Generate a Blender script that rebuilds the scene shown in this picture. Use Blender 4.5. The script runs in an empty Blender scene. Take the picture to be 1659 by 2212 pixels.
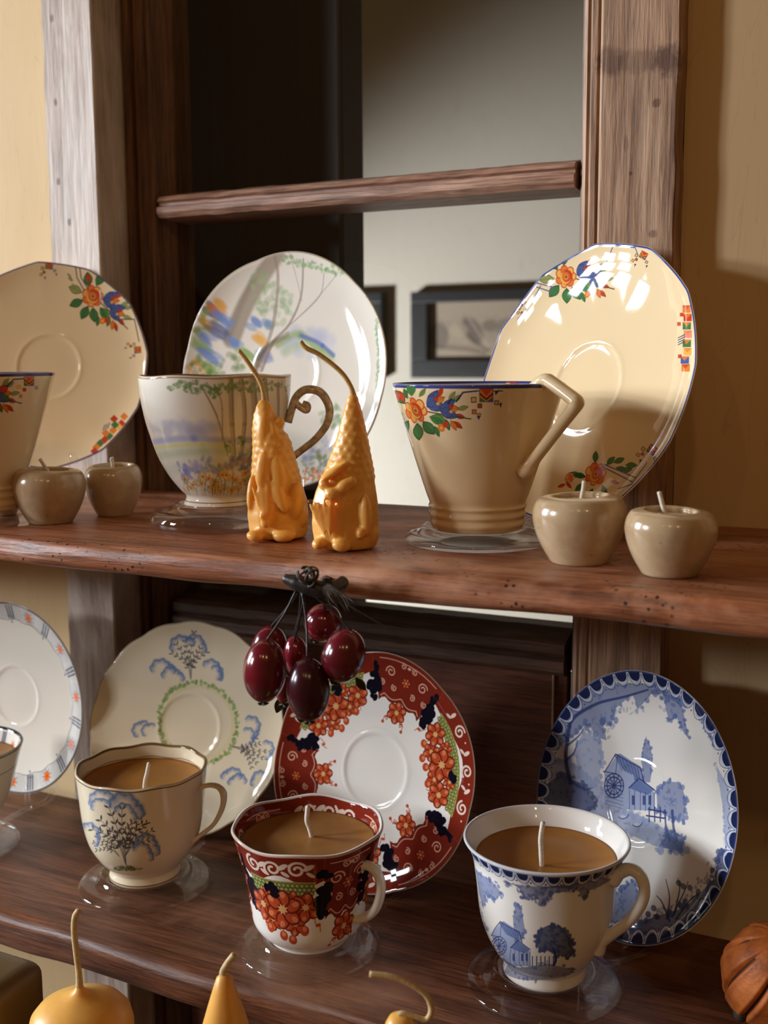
import bpy, bmesh, math, random
import numpy as np
from mathutils import Vector, Matrix

random.seed(7)
rng = np.random.default_rng(7)
sc = bpy.context.scene
col = sc.collection
PI = math.pi

# ------------------------------------------------------------------ camera
FPX, CX, CY = 2400.0, 829.5, 1106.0            # focal length in pixels of a 1659 x 2212 frame
HC = 0.10                                      # camera height over the upper shelf
pitch, yaw, roll = math.atan(326 / FPX), math.radians(26.2), math.radians(-0.29)
fw = np.array([-math.sin(yaw) * math.cos(pitch), math.cos(yaw) * math.cos(pitch), -math.sin(pitch)])
r0 = np.array([math.cos(yaw), math.sin(yaw), 0.0]); u0 = np.cross(r0, fw)
rt = r0 * math.cos(roll) + u0 * math.sin(roll); up = -r0 * math.sin(roll) + u0 * math.cos(roll)
CAM = np.array([0, 0, HC])
cd = bpy.data.cameras.new('camera'); cam = bpy.data.objects.new('camera', cd); col.objects.link(cam)
cam.matrix_world = Matrix(((rt[0], up[0], -fw[0], 0), (rt[1], up[1], -fw[1], 0), (rt[2], up[2], -fw[2], HC), (0, 0, 0, 1)))
cd.sensor_fit = 'HORIZONTAL'; cd.sensor_width = 36; cd.lens = FPX / 1659 * 36
cd.clip_start = 0.01; cd.clip_end = 50
cd.dof.use_dof = True; cd.dof.focus_distance = 0.62; cd.dof.aperture_fstop = 12
sc.camera = cam

# ------------------------------------------------------------------ world, lamps, exposure
wd = bpy.data.worlds.new('room_air'); sc.world = wd; wd.use_nodes = True
bg = wd.node_tree.nodes['Background']; bg.inputs[0].default_value = (0.85, 0.47, 0.21, 1); bg.inputs[1].default_value = 0.10
sc.view_settings.view_transform = 'Standard'; sc.view_settings.look = 'None'
sc.view_settings.gamma = 1; sc.view_settings.use_curve_mapping = False
sc.view_settings.exposure = -0.10


def area(name, loc, target, sx, sy, power, color, spread=180):
    l = bpy.data.lights.new(name, 'AREA'); l.shape = 'RECTANGLE'; l.size = sx; l.size_y = sy
    l.energy = power; l.color = color; l.spread = math.radians(spread)
    o = bpy.data.objects.new(name, l); col.objects.link(o); o.location = loc
    o.rotation_euler = (Vector(target) - Vector(loc)).to_track_quat('-Z', 'Z').to_euler()
    return o


# daylight from the room's two windows, one lamp per pane: a large one far along the wall, a small one in front and left
def window_light(az, el, dist, cols, rows_, w, h, gap, power, color):
    WT = Vector((-0.30, 0.60, -0.05)); a = math.radians(az)
    WC = WT + Vector((-math.sin(a), -math.cos(a), math.tan(math.radians(el)))) * dist
    wdir = (WT - WC).normalized(); wside = wdir.cross(Vector((0, 0, 1))).normalized(); wup = wside.cross(wdir)
    for i in range(cols):
        for j in range(rows_):
            p = WC + wside * (i - (cols - 1) / 2) * (w + gap) + wup * (j - (rows_ - 1) / 2) * (h + gap)
            area('window_pane_light', p, p + wdir, w, h, power, color)


window_light(74, 14, 2.6, 2, 3, 0.24, 0.22, 0.08, 14.5, (0.80, 0.90, 1.0))
window_light(49, 15, 2.5, 2, 2, 0.16, 0.20, 0.05, 9.0, (0.93, 0.95, 1.0))
# warm bulbs of the room, behind the camera


def bulb(loc, power, rad, color=(1.0, 0.60, 0.26)):
    l = bpy.data.lights.new('bulb', 'POINT'); l.energy = power; l.color = color; l.shadow_soft_size = rad
    o = bpy.data.objects.new('bulb', l); col.objects.link(o); o.location = loc


bulb((0.25, -1.4, 1.45), 9.5, 0.05)
bulb((-0.45, -1.6, 1.55), 4.0, 0.04)
bulb((0.95, -1.0, 1.30), 9.5, 0.05)
# the far room's own lamp
sp = bpy.data.lights.new('far_room_lamp', 'SPOT'); sp.energy = 125; sp.color = (0.95, 0.95, 1.0); sp.spot_size = math.radians(60); sp.spot_blend = 0.8
sp.shadow_soft_size = 0.06
so = bpy.data.objects.new('far_room_lamp', sp); col.objects.link(so); so.location = (-1.75, 1.02, -0.35)
so.rotation_euler = (Vector((-0.85, 1.9, -0.12)) - Vector(so.location)).to_track_quat('-Z', 'Y').to_euler()

# ------------------------------------------------------------------ projection helpers (measuring the photograph)


def ray(x, y): return fw + rt * (x - CX) / FPX - up * (y - CY) / FPX
def on_z(x, y, z):
    d = ray(x, y); return CAM + d * (z - HC) / d[2]
def on_y(x, y, Y):
    d = ray(x, y); return CAM + d * Y / d[1]
def depth(p): return float((np.array(p) - CAM) @ fw)
def proj(p):
    d = np.array(p, float) - CAM; return CX + FPX * (d @ rt) / (d @ fw), CY - FPX * (d @ up) / (d @ fw)


# ------------------------------------------------------------------ object helpers
def tag(o, label=None, cat=None, group=None, kind=None):
    if label: o['label'] = label
    if cat: o['category'] = cat
    if group: o['group'] = group
    if kind: o['kind'] = kind
    return o


def empty(name, loc, label=None, cat=None, group=None, kind=None):
    o = bpy.data.objects.new(name, None); col.objects.link(o); o.location = loc; o.empty_display_size = 0.01
    return tag(o, label, cat, group, kind)


def link(name, me, mats, parent=None, smooth=True):
    o = bpy.data.objects.new(name, me); col.objects.link(o)
    for m in (mats if isinstance(mats, (list, tuple)) else [mats]): me.materials.append(m)
    if smooth:
        for p in me.polygons: p.use_smooth = True
    if parent is not None:
        o.parent = parent
        w = Vector(parent.location)
        q = parent.parent
        while q is not None: w += Vector(q.location); q = q.parent
        if not o.parent.type == 'EMPTY' and False: pass
        me.transform(Matrix.Translation(-w))
    return o


def from_bm(name, bm, mats, parent=None, smooth=True):
    me = bpy.data.meshes.new(name); bm.normal_update(); bm.to_mesh(me); bm.free()
    return link(name, me, mats, parent, smooth)


def box_bm(x0, x1, y0, y1, z0, z1, bev=0.0, seg=2, bm=None):
    own = bm is None
    if own: bm = bmesh.new()
    r = bmesh.ops.create_cube(bm, size=1)
    bmesh.ops.scale(bm, vec=(x1 - x0, y1 - y0, z1 - z0), verts=r['verts'])
    bmesh.ops.translate(bm, vec=((x0 + x1) / 2, (y0 + y1) / 2, (z0 + z1) / 2), verts=r['verts'])
    if bev and own: bmesh.ops.bevel(bm, geom=bm.edges[:], offset=bev, segments=seg, affect='EDGES', profile=0.6)
    return bm


def catmull(pts, n=8):
    pts = [np.array(p, float) for p in pts]
    if len(pts) < 3: return [pts[0] + (pts[-1] - pts[0]) * k / n for k in range(n + 1)]
    P = [2 * pts[0] - pts[1]] + pts + [2 * pts[-1] - pts[-2]]; out = []
    for i in range(1, len(P) - 2):
        for k in range(n):
            t = k / n
            out.append(0.5 * ((2 * P[i]) + (-P[i - 1] + P[i + 1]) * t + (2 * P[i - 1] - 5 * P[i] + 4 * P[i + 1] - P[i + 2]) * t * t + (-P[i - 1] + 3 * P[i] - 3 * P[i + 1] + P[i + 2]) * t ** 3))
    out.append(P[-2]); return out


def tube_bm(path, rad, seg=12, flat=1.0, side=None, bm=None, smooth_n=8, closed_caps=True, spl=True):
    """sweep; rad a number or a list along the control points; flat scales the axis lying along `side`"""
    if bm is None: bm = bmesh.new()
    n0 = len(path)
    pts = catmull(path, smooth_n) if spl else [np.array(p, float) for p in path]
    rr = np.interp(np.linspace(0, n0 - 1, len(pts)), range(n0), rad if isinstance(rad, (list, tuple)) else [rad] * n0)
    prev = None; rings = []
    s = np.array(side, float) if side is not None else None
    for i, p in enumerate(pts):
        t = pts[min(i + 1, len(pts) - 1)] - pts[max(i - 1, 0)]; t = t / (np.linalg.norm(t) + 1e-12)
        if s is not None: a = s - t * (s @ t)
        elif prev is None:
            a = np.cross(t, [0, 0, 1.0]);
            if np.linalg.norm(a) < 1e-3: a = np.cross(t, [1.0, 0, 0])
        else: a = prev - t * (prev @ t)
        a = a / (np.linalg.norm(a) + 1e-12); prev = a; b = np.cross(t, a)
        rings.append([bm.verts.new(p + a * math.cos(2 * PI * k / seg) * rr[i] * flat + b * math.sin(2 * PI * k / seg) * rr[i]) for k in range(seg)])
    for i in range(len(rings) - 1):
        for k in range(seg): bm.faces.new((rings[i][k], rings[i][(k + 1) % seg], rings[i + 1][(k + 1) % seg], rings[i + 1][k]))
    if closed_caps:
        bm.faces.new(list(reversed(rings[0]))); bm.faces.new(rings[-1])
    return bm


def lathe(name, prof, loc, mats, parent=None, seg=96, uvs=None, modfn=None, ang0=0.0, matidx=None):
    """prof: [(r, z)]; uvs: v for each profile point; ang0: world angle where u = 0.5; modfn(theta, i, r, z) -> r, z"""
    vs, fs, uvl, mi = [], [], [], []
    n = len(prof)
    for i, (r, z) in enumerate(prof):
        for k in range(seg):
            th = 2 * PI * k / seg - PI
            rr, zz = (modfn(th, i, r, z) if modfn else (r, z))
            a = ang0 + th
            vs.append((rr * math.cos(a), rr * math.sin(a), zz))
    for i in range(n - 1):
        for k in range(seg):
            k2 = (k + 1) % seg
            fs.append((i * seg + k, i * seg + k2, (i + 1) * seg + k2, (i + 1) * seg + k))
            if uvs is not None:
                uvl += [k / seg, uvs[i], (k + 1) / seg, uvs[i], (k + 1) / seg, uvs[i + 1], k / seg, uvs[i + 1]]
            mi.append(matidx[i] if matidx else 0)
    me = bpy.data.meshes.new(name); me.from_pydata(vs, [], fs)
    if uvs is not None:
        ul = me.uv_layers.new(name='UVMap'); ul.data.foreach_set('uv', uvl)
    me.polygons.foreach_set('material_index', mi)
    me.transform(Matrix.Translation(Vector(loc)))
    me.update()
    return link(name, me, mats, parent)


# ------------------------------------------------------------------ materials
def new_mat(name):
    m = bpy.data.materials.new(name); m.use_nodes = True
    nt = m.node_tree; return m, nt, nt.nodes['Principled BSDF']


def srgb(r, g, b):
    f = lambda c: ((c / 255 + 0.055) / 1.055) ** 2.4 if c > 10 else c / 255 / 12.92
    return (f(r), f(g), f(b))


def N(nt, t, **kw):
    n = nt.nodes.new(t)
    for k, v in kw.items(): setattr(n, k, v)
    return n


def noise(nt, vec, scale, detail=4, rough=0.55, dist=0.0, sv=(1, 1, 1)):
    mp = N(nt, 'ShaderNodeMapping'); mp.inputs['Scale'].default_value = sv; nt.links.new(vec, mp.inputs[0])
    n = N(nt, 'ShaderNodeTexNoise'); n.inputs['Scale'].default_value = scale; n.inputs['Detail'].default_value = detail
    n.inputs['Roughness'].default_value = rough; n.inputs['Distortion'].default_value = dist
    nt.links.new(mp.outputs[0], n.inputs[0]); return n.outputs[0]


def ramp(nt, fac, stops):
    r = N(nt, 'ShaderNodeValToRGB'); e = r.color_ramp.elements
    while len(e) < len(stops): e.new(0.5)
    for el, (p, c) in zip(e, stops): el.position = p; el.color = (*c, 1) if len(c) == 3 else c
    nt.links.new(fac, r.inputs[0]); return r.outputs[0]


def mix(nt, fac, a, b, mode='MIX'):
    m = N(nt, 'ShaderNodeMix', data_type='RGBA', blend_type=mode)
    for inp, v in ((m.inputs[0], fac), (m.inputs[6], a), (m.inputs[7], b)):
        if isinstance(v, (int, float)): inp.default_value = v
        elif isinstance(v, tuple): inp.default_value = (*v, 1)
        else: nt.links.new(v, inp)
    return m.outputs[2]


def wood(name, dark, mid, light, axis='X', rough=0.5, bumpd=0.0006, holes=0.0, scale=1.0, patch=None, knots=(), soft=1.0):
    m, nt, b = new_mat(name)
    tc = N(nt, 'ShaderNodeTexCoord').outputs['Object']
    L = 1.0; sv = {'X': (L, 14, 14), 'Z': (14, 14, L)}[axis]
    n1 = noise(nt, tc, 5 * scale, 6, 0.62, 0.9, sv)
    n2 = noise(nt, tc, 22 * scale, 5, 0.6, 0.3, sv)
    n3 = noise(nt, tc, 9 * scale, 4, 0.6, 0.2)
    c = ramp(nt, n1, [(0.30, dark), (0.5, mid), (0.72, light)])
    g = ramp(nt, n2, [(0.35, (0.45, 0.45, 0.45)), (0.6, (1, 1, 1))])
    c = mix(nt, 0.65 * soft, c, g, 'MULTIPLY')
    n4 = noise(nt, tc, 90 * scale, 3, 0.7, 0.1, {'X': (.35, 9, 9), 'Z': (9, 9, .35)}[axis])
    c = mix(nt, 0.85 * soft, c, ramp(nt, n4, [(0.36, (0.42, 0.38, 0.36)), (0.52, (1, 1, 1))]), 'MULTIPLY')
    w = ramp(nt, n3, [(0.35, (0.62, 0.60, 0.58)), (0.65, (1.0, 1.0, 1.0))])
    c = mix(nt, 0.8 * soft, c, w, 'MULTIPLY')
    if patch:
        pn = noise(nt, tc, 7, 5, 0.65, 0.6, (1, 1, 2.5) if axis == 'X' else (2, 2, 0.7))
        c = mix(nt, ramp(nt, pn, [(0.5, (0, 0, 0)), (0.68, (0.75, 0.75, 0.75))]), c, patch)
    for kx, ky, kz, rx, rz, st in knots:
        mp = N(nt, 'ShaderNodeMapping'); mp.vector_type = 'TEXTURE'; mp.inputs['Location'].default_value = (kx, ky - .70, kz + .80); mp.inputs['Scale'].default_value = (rx, .05, rz); nt.links.new(tc, mp.inputs[0])
        ln = N(nt, 'ShaderNodeVectorMath', operation='LENGTH'); nt.links.new(mp.outputs[0], ln.inputs[0])
        ad = N(nt, 'ShaderNodeMath', operation='ADD'); nt.links.new(ln.outputs['Value'], ad.inputs[0]); sc_ = N(nt, 'ShaderNodeMath', operation='MULTIPLY_ADD'); nt.links.new(noise(nt, tc, 160, 4, .7), sc_.inputs[0]); sc_.inputs[1].default_value = 1.3; sc_.inputs[2].default_value = -.65; nt.links.new(sc_.outputs[0], ad.inputs[1])
        c = mix(nt, ramp(nt, ad.outputs[0], [(0.55, (st, st, st)), (1.0, (0, 0, 0))]), c, (0.10, 0.04, 0.02))
    hgt = n2
    if holes:
        vo = N(nt, 'ShaderNodeTexVoronoi'); vo.inputs['Scale'].default_value = 230; vo.inputs['Randomness'].default_value = 1
        nt.links.new(tc, vo.inputs[0])
        spot = ramp(nt, vo.outputs['Distance'], [(0.16, (1, 1, 1)), (0.26, (0, 0, 0))])
        zn = ramp(nt, noise(nt, tc, 16, 2, 0.5), [(0.515, (0, 0, 0)), (0.56, (holes, holes, holes))])
        hm = mix(nt, 1.0, spot, zn, 'MULTIPLY')
        c = mix(nt, hm, c, (0.02, 0.01, 0.006))
    nt.links.new(c, b.inputs['Base Color'])
    b.inputs['Roughness'].default_value = rough
    bp = N(nt, 'ShaderNodeBump'); bp.inputs['Strength'].default_value = 0.75; bp.inputs['Distance'].default_value = bumpd
    nt.links.new(hgt, bp.inputs['Height']); nt.links.new(bp.outputs[0], b.inputs['Normal'])
    return m


M = {}
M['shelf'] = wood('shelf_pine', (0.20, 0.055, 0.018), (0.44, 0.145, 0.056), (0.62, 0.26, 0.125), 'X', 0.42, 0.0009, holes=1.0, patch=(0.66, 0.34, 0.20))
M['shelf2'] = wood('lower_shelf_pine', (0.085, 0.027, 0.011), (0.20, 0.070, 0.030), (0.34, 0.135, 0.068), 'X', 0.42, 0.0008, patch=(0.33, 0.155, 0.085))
M['casing'] = wood('stripped_pine', (0.40, 0.28, 0.22), (0.64, 0.51, 0.42), (0.78, 0.66, 0.56), 'Z', 0.6, 0.0009, patch=(0.82, 0.74, 0.66), scale=0.9, soft=.6, knots=[(*on_y(x, y, .668), .0022, .0034, .8) for x, y in ((112, 40), (120, 220), (126, 392), (150, 480))])
M['casing2'] = wood('stripped_pine_brown', (0.28, 0.145, 0.08), (0.52, 0.31, 0.185), (0.68, 0.45, 0.29), 'Z', 0.6, 0.0009, scale=0.9, soft=.8, knots=[(*on_y(x, y, .668), a, b, st) for x, y, a, b, st in ((1418, 222, .003, .0035, .8), (1410, 505, .003, .003, .6), (1362, 375, .0012, .0016, .9), (1440, 130, .009, .011, .85), (1318, 132, .011, .010, .6), (1380, 132, .028, .008, .45), (1352, 310, .002, .006, .35))])
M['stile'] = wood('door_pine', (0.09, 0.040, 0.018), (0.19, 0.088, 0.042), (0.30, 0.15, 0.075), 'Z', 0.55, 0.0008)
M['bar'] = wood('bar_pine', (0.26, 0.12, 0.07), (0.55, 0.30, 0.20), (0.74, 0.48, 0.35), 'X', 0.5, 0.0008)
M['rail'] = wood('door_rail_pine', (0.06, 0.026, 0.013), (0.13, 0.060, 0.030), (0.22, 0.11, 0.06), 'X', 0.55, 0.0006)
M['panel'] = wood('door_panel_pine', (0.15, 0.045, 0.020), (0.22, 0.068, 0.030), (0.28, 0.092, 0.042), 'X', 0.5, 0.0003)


def plaster(name, c, c2, bump=0.0006, rough=0.75):
    m, nt, b = new_mat(name)
    tc = N(nt, 'ShaderNodeTexCoord').outputs['Object']
    n1 = noise(nt, tc, 3.5, 5, 0.6, 0.3, (1, 1, 0.5)); n2 = noise(nt, tc, 30, 4, 0.6, 0, (1, 1, 0.25))
    cc = mix(nt, ramp(nt, n1, [(0.35, (0, 0, 0)), (0.7, (1, 1, 1))]), c, c2)
    cr = noise(nt, tc, 9, 3, 0.7, 1.2, (3.0, 1, 0.35))
    cc = mix(nt, ramp(nt, cr, [(0.495, (0, 0, 0)), (0.5, (0.2, 0.2, 0.2)), (0.505, (0, 0, 0))]), cc, (0.30, 0.19, 0.08))
    nt.links.new(cc, b.inputs['Base Color']); b.inputs['Roughness'].default_value = rough
    bp = N(nt, 'ShaderNodeBump'); bp.inputs['Strength'].default_value = 0.5; bp.inputs['Distance'].default_value = bump * 4
    nt.links.new(mix(nt, 0.4, n1, n2), bp.inputs['Height']); nt.links.new(bp.outputs[0], b.inputs['Normal'])
    return m


M['wall'] = plaster('cream_wall_paint', (0.70, 0.52, 0.29), (0.60, 0.42, 0.20))
M['farwall'] = plaster('far_wall_paint', (0.72, 0.67, 0.56), (0.70, 0.64, 0.52), 0.0002)
M['floor'] = plaster('floor_boards_paint', (0.12, 0.07, 0.04), (0.09, 0.05, 0.03))


def simple(name, c, rough=0.4, metal=0.0, sss=0.0, sssr=(1, 0.5, 0.2), scale=0.004, spec=0.5, coat=0.0, var=0.0, vs=60, bump=0.0):
    m, nt, b = new_mat(name)
    b.inputs['Base Color'].default_value = (*c, 1); b.inputs['Roughness'].default_value = rough
    b.inputs['Metallic'].default_value = metal; b.inputs['Specular IOR Level'].default_value = spec
    b.inputs['Coat Weight'].default_value = coat; b.inputs['Coat Roughness'].default_value = 0.04
    if sss:
        b.inputs['Subsurface Weight'].default_value = sss; b.inputs['Subsurface Radius'].default_value = sssr; b.inputs['Subsurface Scale'].default_value = scale
    if var or bump:
        tc = N(nt, 'ShaderNodeTexCoord').outputs['Object']; n = noise(nt, tc, vs, 4, 0.6)
        d = tuple(x * (1 - var) for x in c)
        nt.links.new(ramp(nt, n, [(0.35, d), (0.65, c)]), b.inputs['Base Color'])
        if bump:
            bp = N(nt, 'ShaderNodeBump'); bp.inputs['Strength'].default_value = 0.6; bp.inputs['Distance'].default_value = bump
            nt.links.new(n, bp.inputs['Height']); nt.links.new(bp.outputs[0], b.inputs['Normal'])
    return m


IVORY, BONE, WHITE, CREAM = (0.80, 0.61, 0.36), (0.80, 0.74, 0.64), (0.84, 0.80, 0.74), (0.78, 0.68, 0.49)
M['ivory'] = simple('ivory_glaze', IVORY, 0.09, coat=0.0)
M['bone'] = simple('bone_china_glaze', BONE, 0.08, coat=0.0)
M['white'] = simple('white_glaze', WHITE, 0.08, coat=0.0)
M['cream'] = simple('cream_glaze', CREAM, 0.09, coat=0.0)
M['gilt'] = simple('worn_gilt', (0.80, 0.64, 0.48), 0.2, metal=0.15, var=0.6, vs=260)
M['cupwax'] = simple('amber_cup_wax', (0.44, 0.175, 0.022), 0.34, sss=0.35, scale=0.004, var=0.15, vs=40)
M['cupwax2'] = simple('brown_cup_wax', (0.37, 0.165, 0.042), 0.4, sss=0.3, scale=0.004, var=0.2, vs=60)
M['beeswax'] = simple('beeswax', (0.86, 0.45, 0.095), 0.36, sss=0.45, sssr=(1, 0.45, 0.12), scale=0.006, var=0.1, vs=80, bump=0.0003)
M['beeswax2'] = simple('dark_beeswax', (0.52, 0.24, 0.05), 0.40, sss=0.3, sssr=(1, 0.45, 0.12), scale=0.005, var=0.15, vs=60)
M['oldwax'] = simple('olive_brown_wax', (0.13, 0.075, 0.02), 0.45, sss=0.2, scale=0.004)
M['wick'] = simple('white_wick', (0.80, 0.70, 0.58), 0.8, var=0.2, vs=700, bump=0.0003)
M['ywick'] = simple('waxed_wick', (0.66, 0.40, 0.13), 0.6, var=0.25, vs=500, bump=0.0004)
M['twig'] = simple('black_twig', (0.018, 0.012, 0.010), 0.4, var=0.4, vs=200, bump=0.0006)
M['raffia'] = simple('dark_raffia', (0.07, 0.045, 0.03), 0.6, var=0.4, vs=300)
M['frame'] = simple('black_frame_paint', (0.010, 0.012, 0.014), 0.45)
M['mount'] = simple('aged_mount', (0.50, 0.41, 0.31), 0.7)
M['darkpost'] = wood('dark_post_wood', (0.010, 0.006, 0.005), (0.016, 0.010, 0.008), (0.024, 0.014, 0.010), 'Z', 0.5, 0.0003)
M['leaf'] = simple('dry_leaf', (0.16, 0.12, 0.03), 0.7, var=0.5, vs=200)


def berry_mat():
    m, nt, b = new_mat('berry_skin')
    tc = N(nt, 'ShaderNodeTexCoord').outputs['Object']
    n = noise(nt, tc, 38, 3, 0.5)
    nt.links.new(ramp(nt, n, [(0.38, (0.07, 0.005, 0.009)), (0.62, (0.17, 0.008, 0.016))]), b.inputs['Base Color'])
    b.inputs['Roughness'].default_value = 0.17; b.inputs['Coat Weight'].default_value = 0.5; b.inputs['Coat Roughness'].default_value = 0.08
    return m


M['berry'] = berry_mat()
M['berry2'] = simple('dark_berry_skin', (0.045, 0.006, 0.010), 0.2, coat=0.0)


def stoneware():
    m, nt, b = new_mat('speckled_stoneware_glaze')
    tc = N(nt, 'ShaderNodeTexCoord').outputs['Object']
    n = noise(nt, tc, 28, 5, 0.6, 0.4); v = N(nt, 'ShaderNodeTexVoronoi'); v.inputs['Scale'].default_value = 260; nt.links.new(tc, v.inputs[0])
    c = ramp(nt, n, [(0.36, (0.42, 0.28, 0.15)), (0.64, (0.60, 0.45, 0.28))])
    s = ramp(nt, v.outputs['Distance'], [(0.10, (1, 1, 1)), (0.2, (0, 0, 0))])
    z = ramp(nt, noise(nt, tc, 90, 2, 0.5), [(0.58, (0, 0, 0)), (0.64, (0.5, 0.5, 0.5))])
    c = mix(nt, mix(nt, 1.0, s, z, 'MULTIPLY'), c, (0.08, 0.045, 0.02))
    nt.links.new(c, b.inputs['Base Color']); b.inputs['Roughness'].default_value = 0.2; b.inputs['Coat Weight'].default_value = 0.3
    return m


M['stone'] = stoneware()


def clear(name, glassy, tint=(1, 1, 1), ior=1.45):
    m = bpy.data.materials.new(name); m.use_nodes = True; nt = m.node_tree; nt.nodes.clear()
    o = N(nt, 'ShaderNodeOutputMaterial'); t = N(nt, 'ShaderNodeBsdfTransparent'); t.inputs[0].default_value = (*tint, 1)
    g = N(nt, 'ShaderNodeBsdfGlossy'); g.inputs['Roughness'].default_value = 0.03; g.inputs[0].default_value = (1, 1, 1, 1)
    lw = N(nt, 'ShaderNodeLayerWeight'); lw.inputs[0].default_value = 0.5
    pw = N(nt, 'ShaderNodeMath', operation='POWER'); nt.links.new(lw.outputs['Facing'], pw.inputs[0]); pw.inputs[1].default_value = 3.0
    f = N(nt, 'ShaderNodeMath', operation='MULTIPLY_ADD'); nt.links.new(pw.outputs[0], f.inputs[0]); f.inputs[1].default_value = 0.35; f.inputs[2].default_value = 0.035
    r = N(nt, 'ShaderNodeBsdfGlass'); r.inputs['Roughness'].default_value = 0.0; r.inputs['IOR'].default_value = ior
    a = N(nt, 'ShaderNodeMixShader'); nt.links.new(f.outputs[0], a.inputs[0]); nt.links.new(t.outputs[0], a.inputs[1]); nt.links.new(g.outputs[0], a.inputs[2])
    b = N(nt, 'ShaderNodeMixShader'); b.inputs[0].default_value = glassy; nt.links.new(a.outputs[0], b.inputs[1]); nt.links.new(r.outputs[0], b.inputs[2])
    nt.links.new(b.outputs[0], o.inputs[0]); return m


M['acrylic'] = clear('clear_acrylic', 0.06, (0.985, 0.985, 0.985), 1.40)
M['glass'] = clear('window_glass', 0.0, (0.95, 0.96, 0.95), 1.5)


# ------------------------------------------------------------------ a small painter for printed decoration
class Canvas:
    def __init__(s, w, h, base):
        s.w, s.h = w, h; s.a = np.empty((h, w, 3), np.float32); s.a[:] = base

    def _blend(s, x0, x1, y0, y1, al, c):
        v = s.a[y0:y1, x0:x1]; v += al[..., None] * (np.array(c, np.float32) - v)

    def _bb(s, xs, ys, m):
        x0 = max(0, int(min(xs) - m)); x1 = min(s.w, int(max(xs) + m) + 2); y0 = max(0, int(min(ys) - m)); y1 = min(s.h, int(max(ys) + m) + 2)
        if x1 <= x0 or y1 <= y0: return None
        X, Y = np.meshgrid(np.arange(x0, x1), np.arange(y0, y1)); return x0, x1, y0, y1, X, Y

    def ell(s, x, y, rx, ry, ang, c, a=1.0, soft=1.0):
        R = max(rx, ry) + soft; b = s._bb([x], [y], R + 1)
        if not b: return
        x0, x1, y0, y1, X, Y = b; ca, sa = math.cos(ang), math.sin(ang)
        dx, dy = X - x, Y - y; p = (dx * ca + dy * sa) / rx; q = (-dx * sa + dy * ca) / ry
        d = (np.sqrt(p * p + q * q) - 1) * min(rx, ry)
        s._blend(x0, x1, y0, y1, a * np.clip(0.5 - d / soft, 0, 1), c)

    def line(s, pts, w, c, a=1.0, soft=1.0, w2=None):
        if len(pts) > 9 and w2 is None:
            for i in range(0, len(pts) - 1, 6): s.line(pts[i:i + 7], w, c, a, soft)
            return
        if len(pts) == 2 and w2 is None and abs(pts[0][1] - pts[1][1]) > 250 and abs(pts[0][0] - pts[1][0]) > 250: pass
        xs = [p[0] for p in pts]; ys = [p[1] for p in pts]; b = s._bb(xs, ys, w + soft + 1)
        if not b: return
        x0, x1, y0, y1, X, Y = b; D = np.full(X.shape, 1e9, np.float32); n = len(pts) - 1
        for i in range(n):
            (ax, ay), (bx, by) = pts[i], pts[i + 1]; vx, vy = bx - ax, by - ay; L = vx * vx + vy * vy + 1e-9
            t = np.clip(((X - ax) * vx + (Y - ay) * vy) / L, 0, 1)
            ww = w if w2 is None else w + (w2 - w) * (i + t) / n
            D = np.minimum(D, np.hypot(X - ax - t * vx, Y - ay - t * vy) - ww / 2)
        s._blend(x0, x1, y0, y1, a * np.clip(0.5 - D / soft, 0, 1), c)

    def poly(s, pts, c, a=1.0):
        xs = [p[0] for p in pts]; ys = [p[1] for p in pts]; b = s._bb(xs, ys, 1)
        if not b: return
        x0, x1, y0, y1, X, Y = b; acc = np.zeros(X.shape, np.float32)
        for ox, oy in ((0.25, 0.25), (0.75, 0.25), (0.25, 0.75), (0.75, 0.75)):
            ins = np.zeros(X.shape, bool); x = X + ox - 0.5; y = Y + oy - 0.5
            for i in range(len(pts)):
                (ax, ay), (bx, by) = pts[i], pts[i - 1]
                if ay == by: continue
                ins ^= ((ay > y) != (by > y)) & (x < (bx - ax) * (y - ay) / (by - ay) + ax)
            acc += ins * 0.25
        s._blend(x0, x1, y0, y1, a * acc, c)

    def image(s, name):
        im = bpy.data.images.new(name, s.w, s.h, alpha=False)
        lin = np.clip(s.a, 0, 1)
        sr = np.where(lin <= 0.0031308, lin * 12.92, 1.055 * np.power(np.maximum(lin, 1e-6), 1 / 2.4) - 0.055)
        px = np.ones((s.h, s.w, 4), np.float32); px[..., :3] = sr
        im.pixels.foreach_set(px.ravel()); im.update(); return im


class Brush:
    """paints on a Canvas with positions and sizes read off the photograph; T maps a photo position to canvas pixels"""
    def __init__(s, cv, T, k): s.cv, s.T, s.k = cv, T, k
    def pt(s, x, y): return s.T(x, y)
    def ell(s, x, y, rx, ry, ang, c, a=1.0, soft=1.0):
        p = s.T(x, y)
        if p is None: return
        q = s.T(x + math.cos(ang), y + math.sin(ang))
        A = math.atan2(q[1] - p[1], q[0] - p[0]) if q is not None else -ang
        s.cv.ell(p[0], p[1], max(rx * s.k, .5), max(ry * s.k, .5), A, c, a, max(soft * s.k, 1))
    def line(s, pts, w, c, a=1.0, soft=0.8, w2=None):
        P = [s.T(*p) for p in pts]; P = [p for p in P if p is not None]
        if len(P) > 1: s.cv.line(P, w * s.k, c, a, max(soft * s.k, 1), None if w2 is None else w2 * s.k)
    def curve(s, pts, w, c, a=1.0, soft=0.8, w2=None, n=5): s.line([tuple(q) for q in catmull(pts, n)], w, c, a, soft, w2)
    def poly(s, pts, c, a=1.0):
        P = [s.T(*p) for p in pts]
        if all(p is not None for p in P): s.cv.poly(P, c, a)


def C(*c): return srgb(*c)
RED, ORG, YEL, GRN, BLU, LGR = C(192, 66, 40), C(222, 124, 54), C(232, 172, 84), C(72, 118, 66), C(80, 94, 142), C(146, 150, 88)
INK = C(44, 48, 84)


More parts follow.
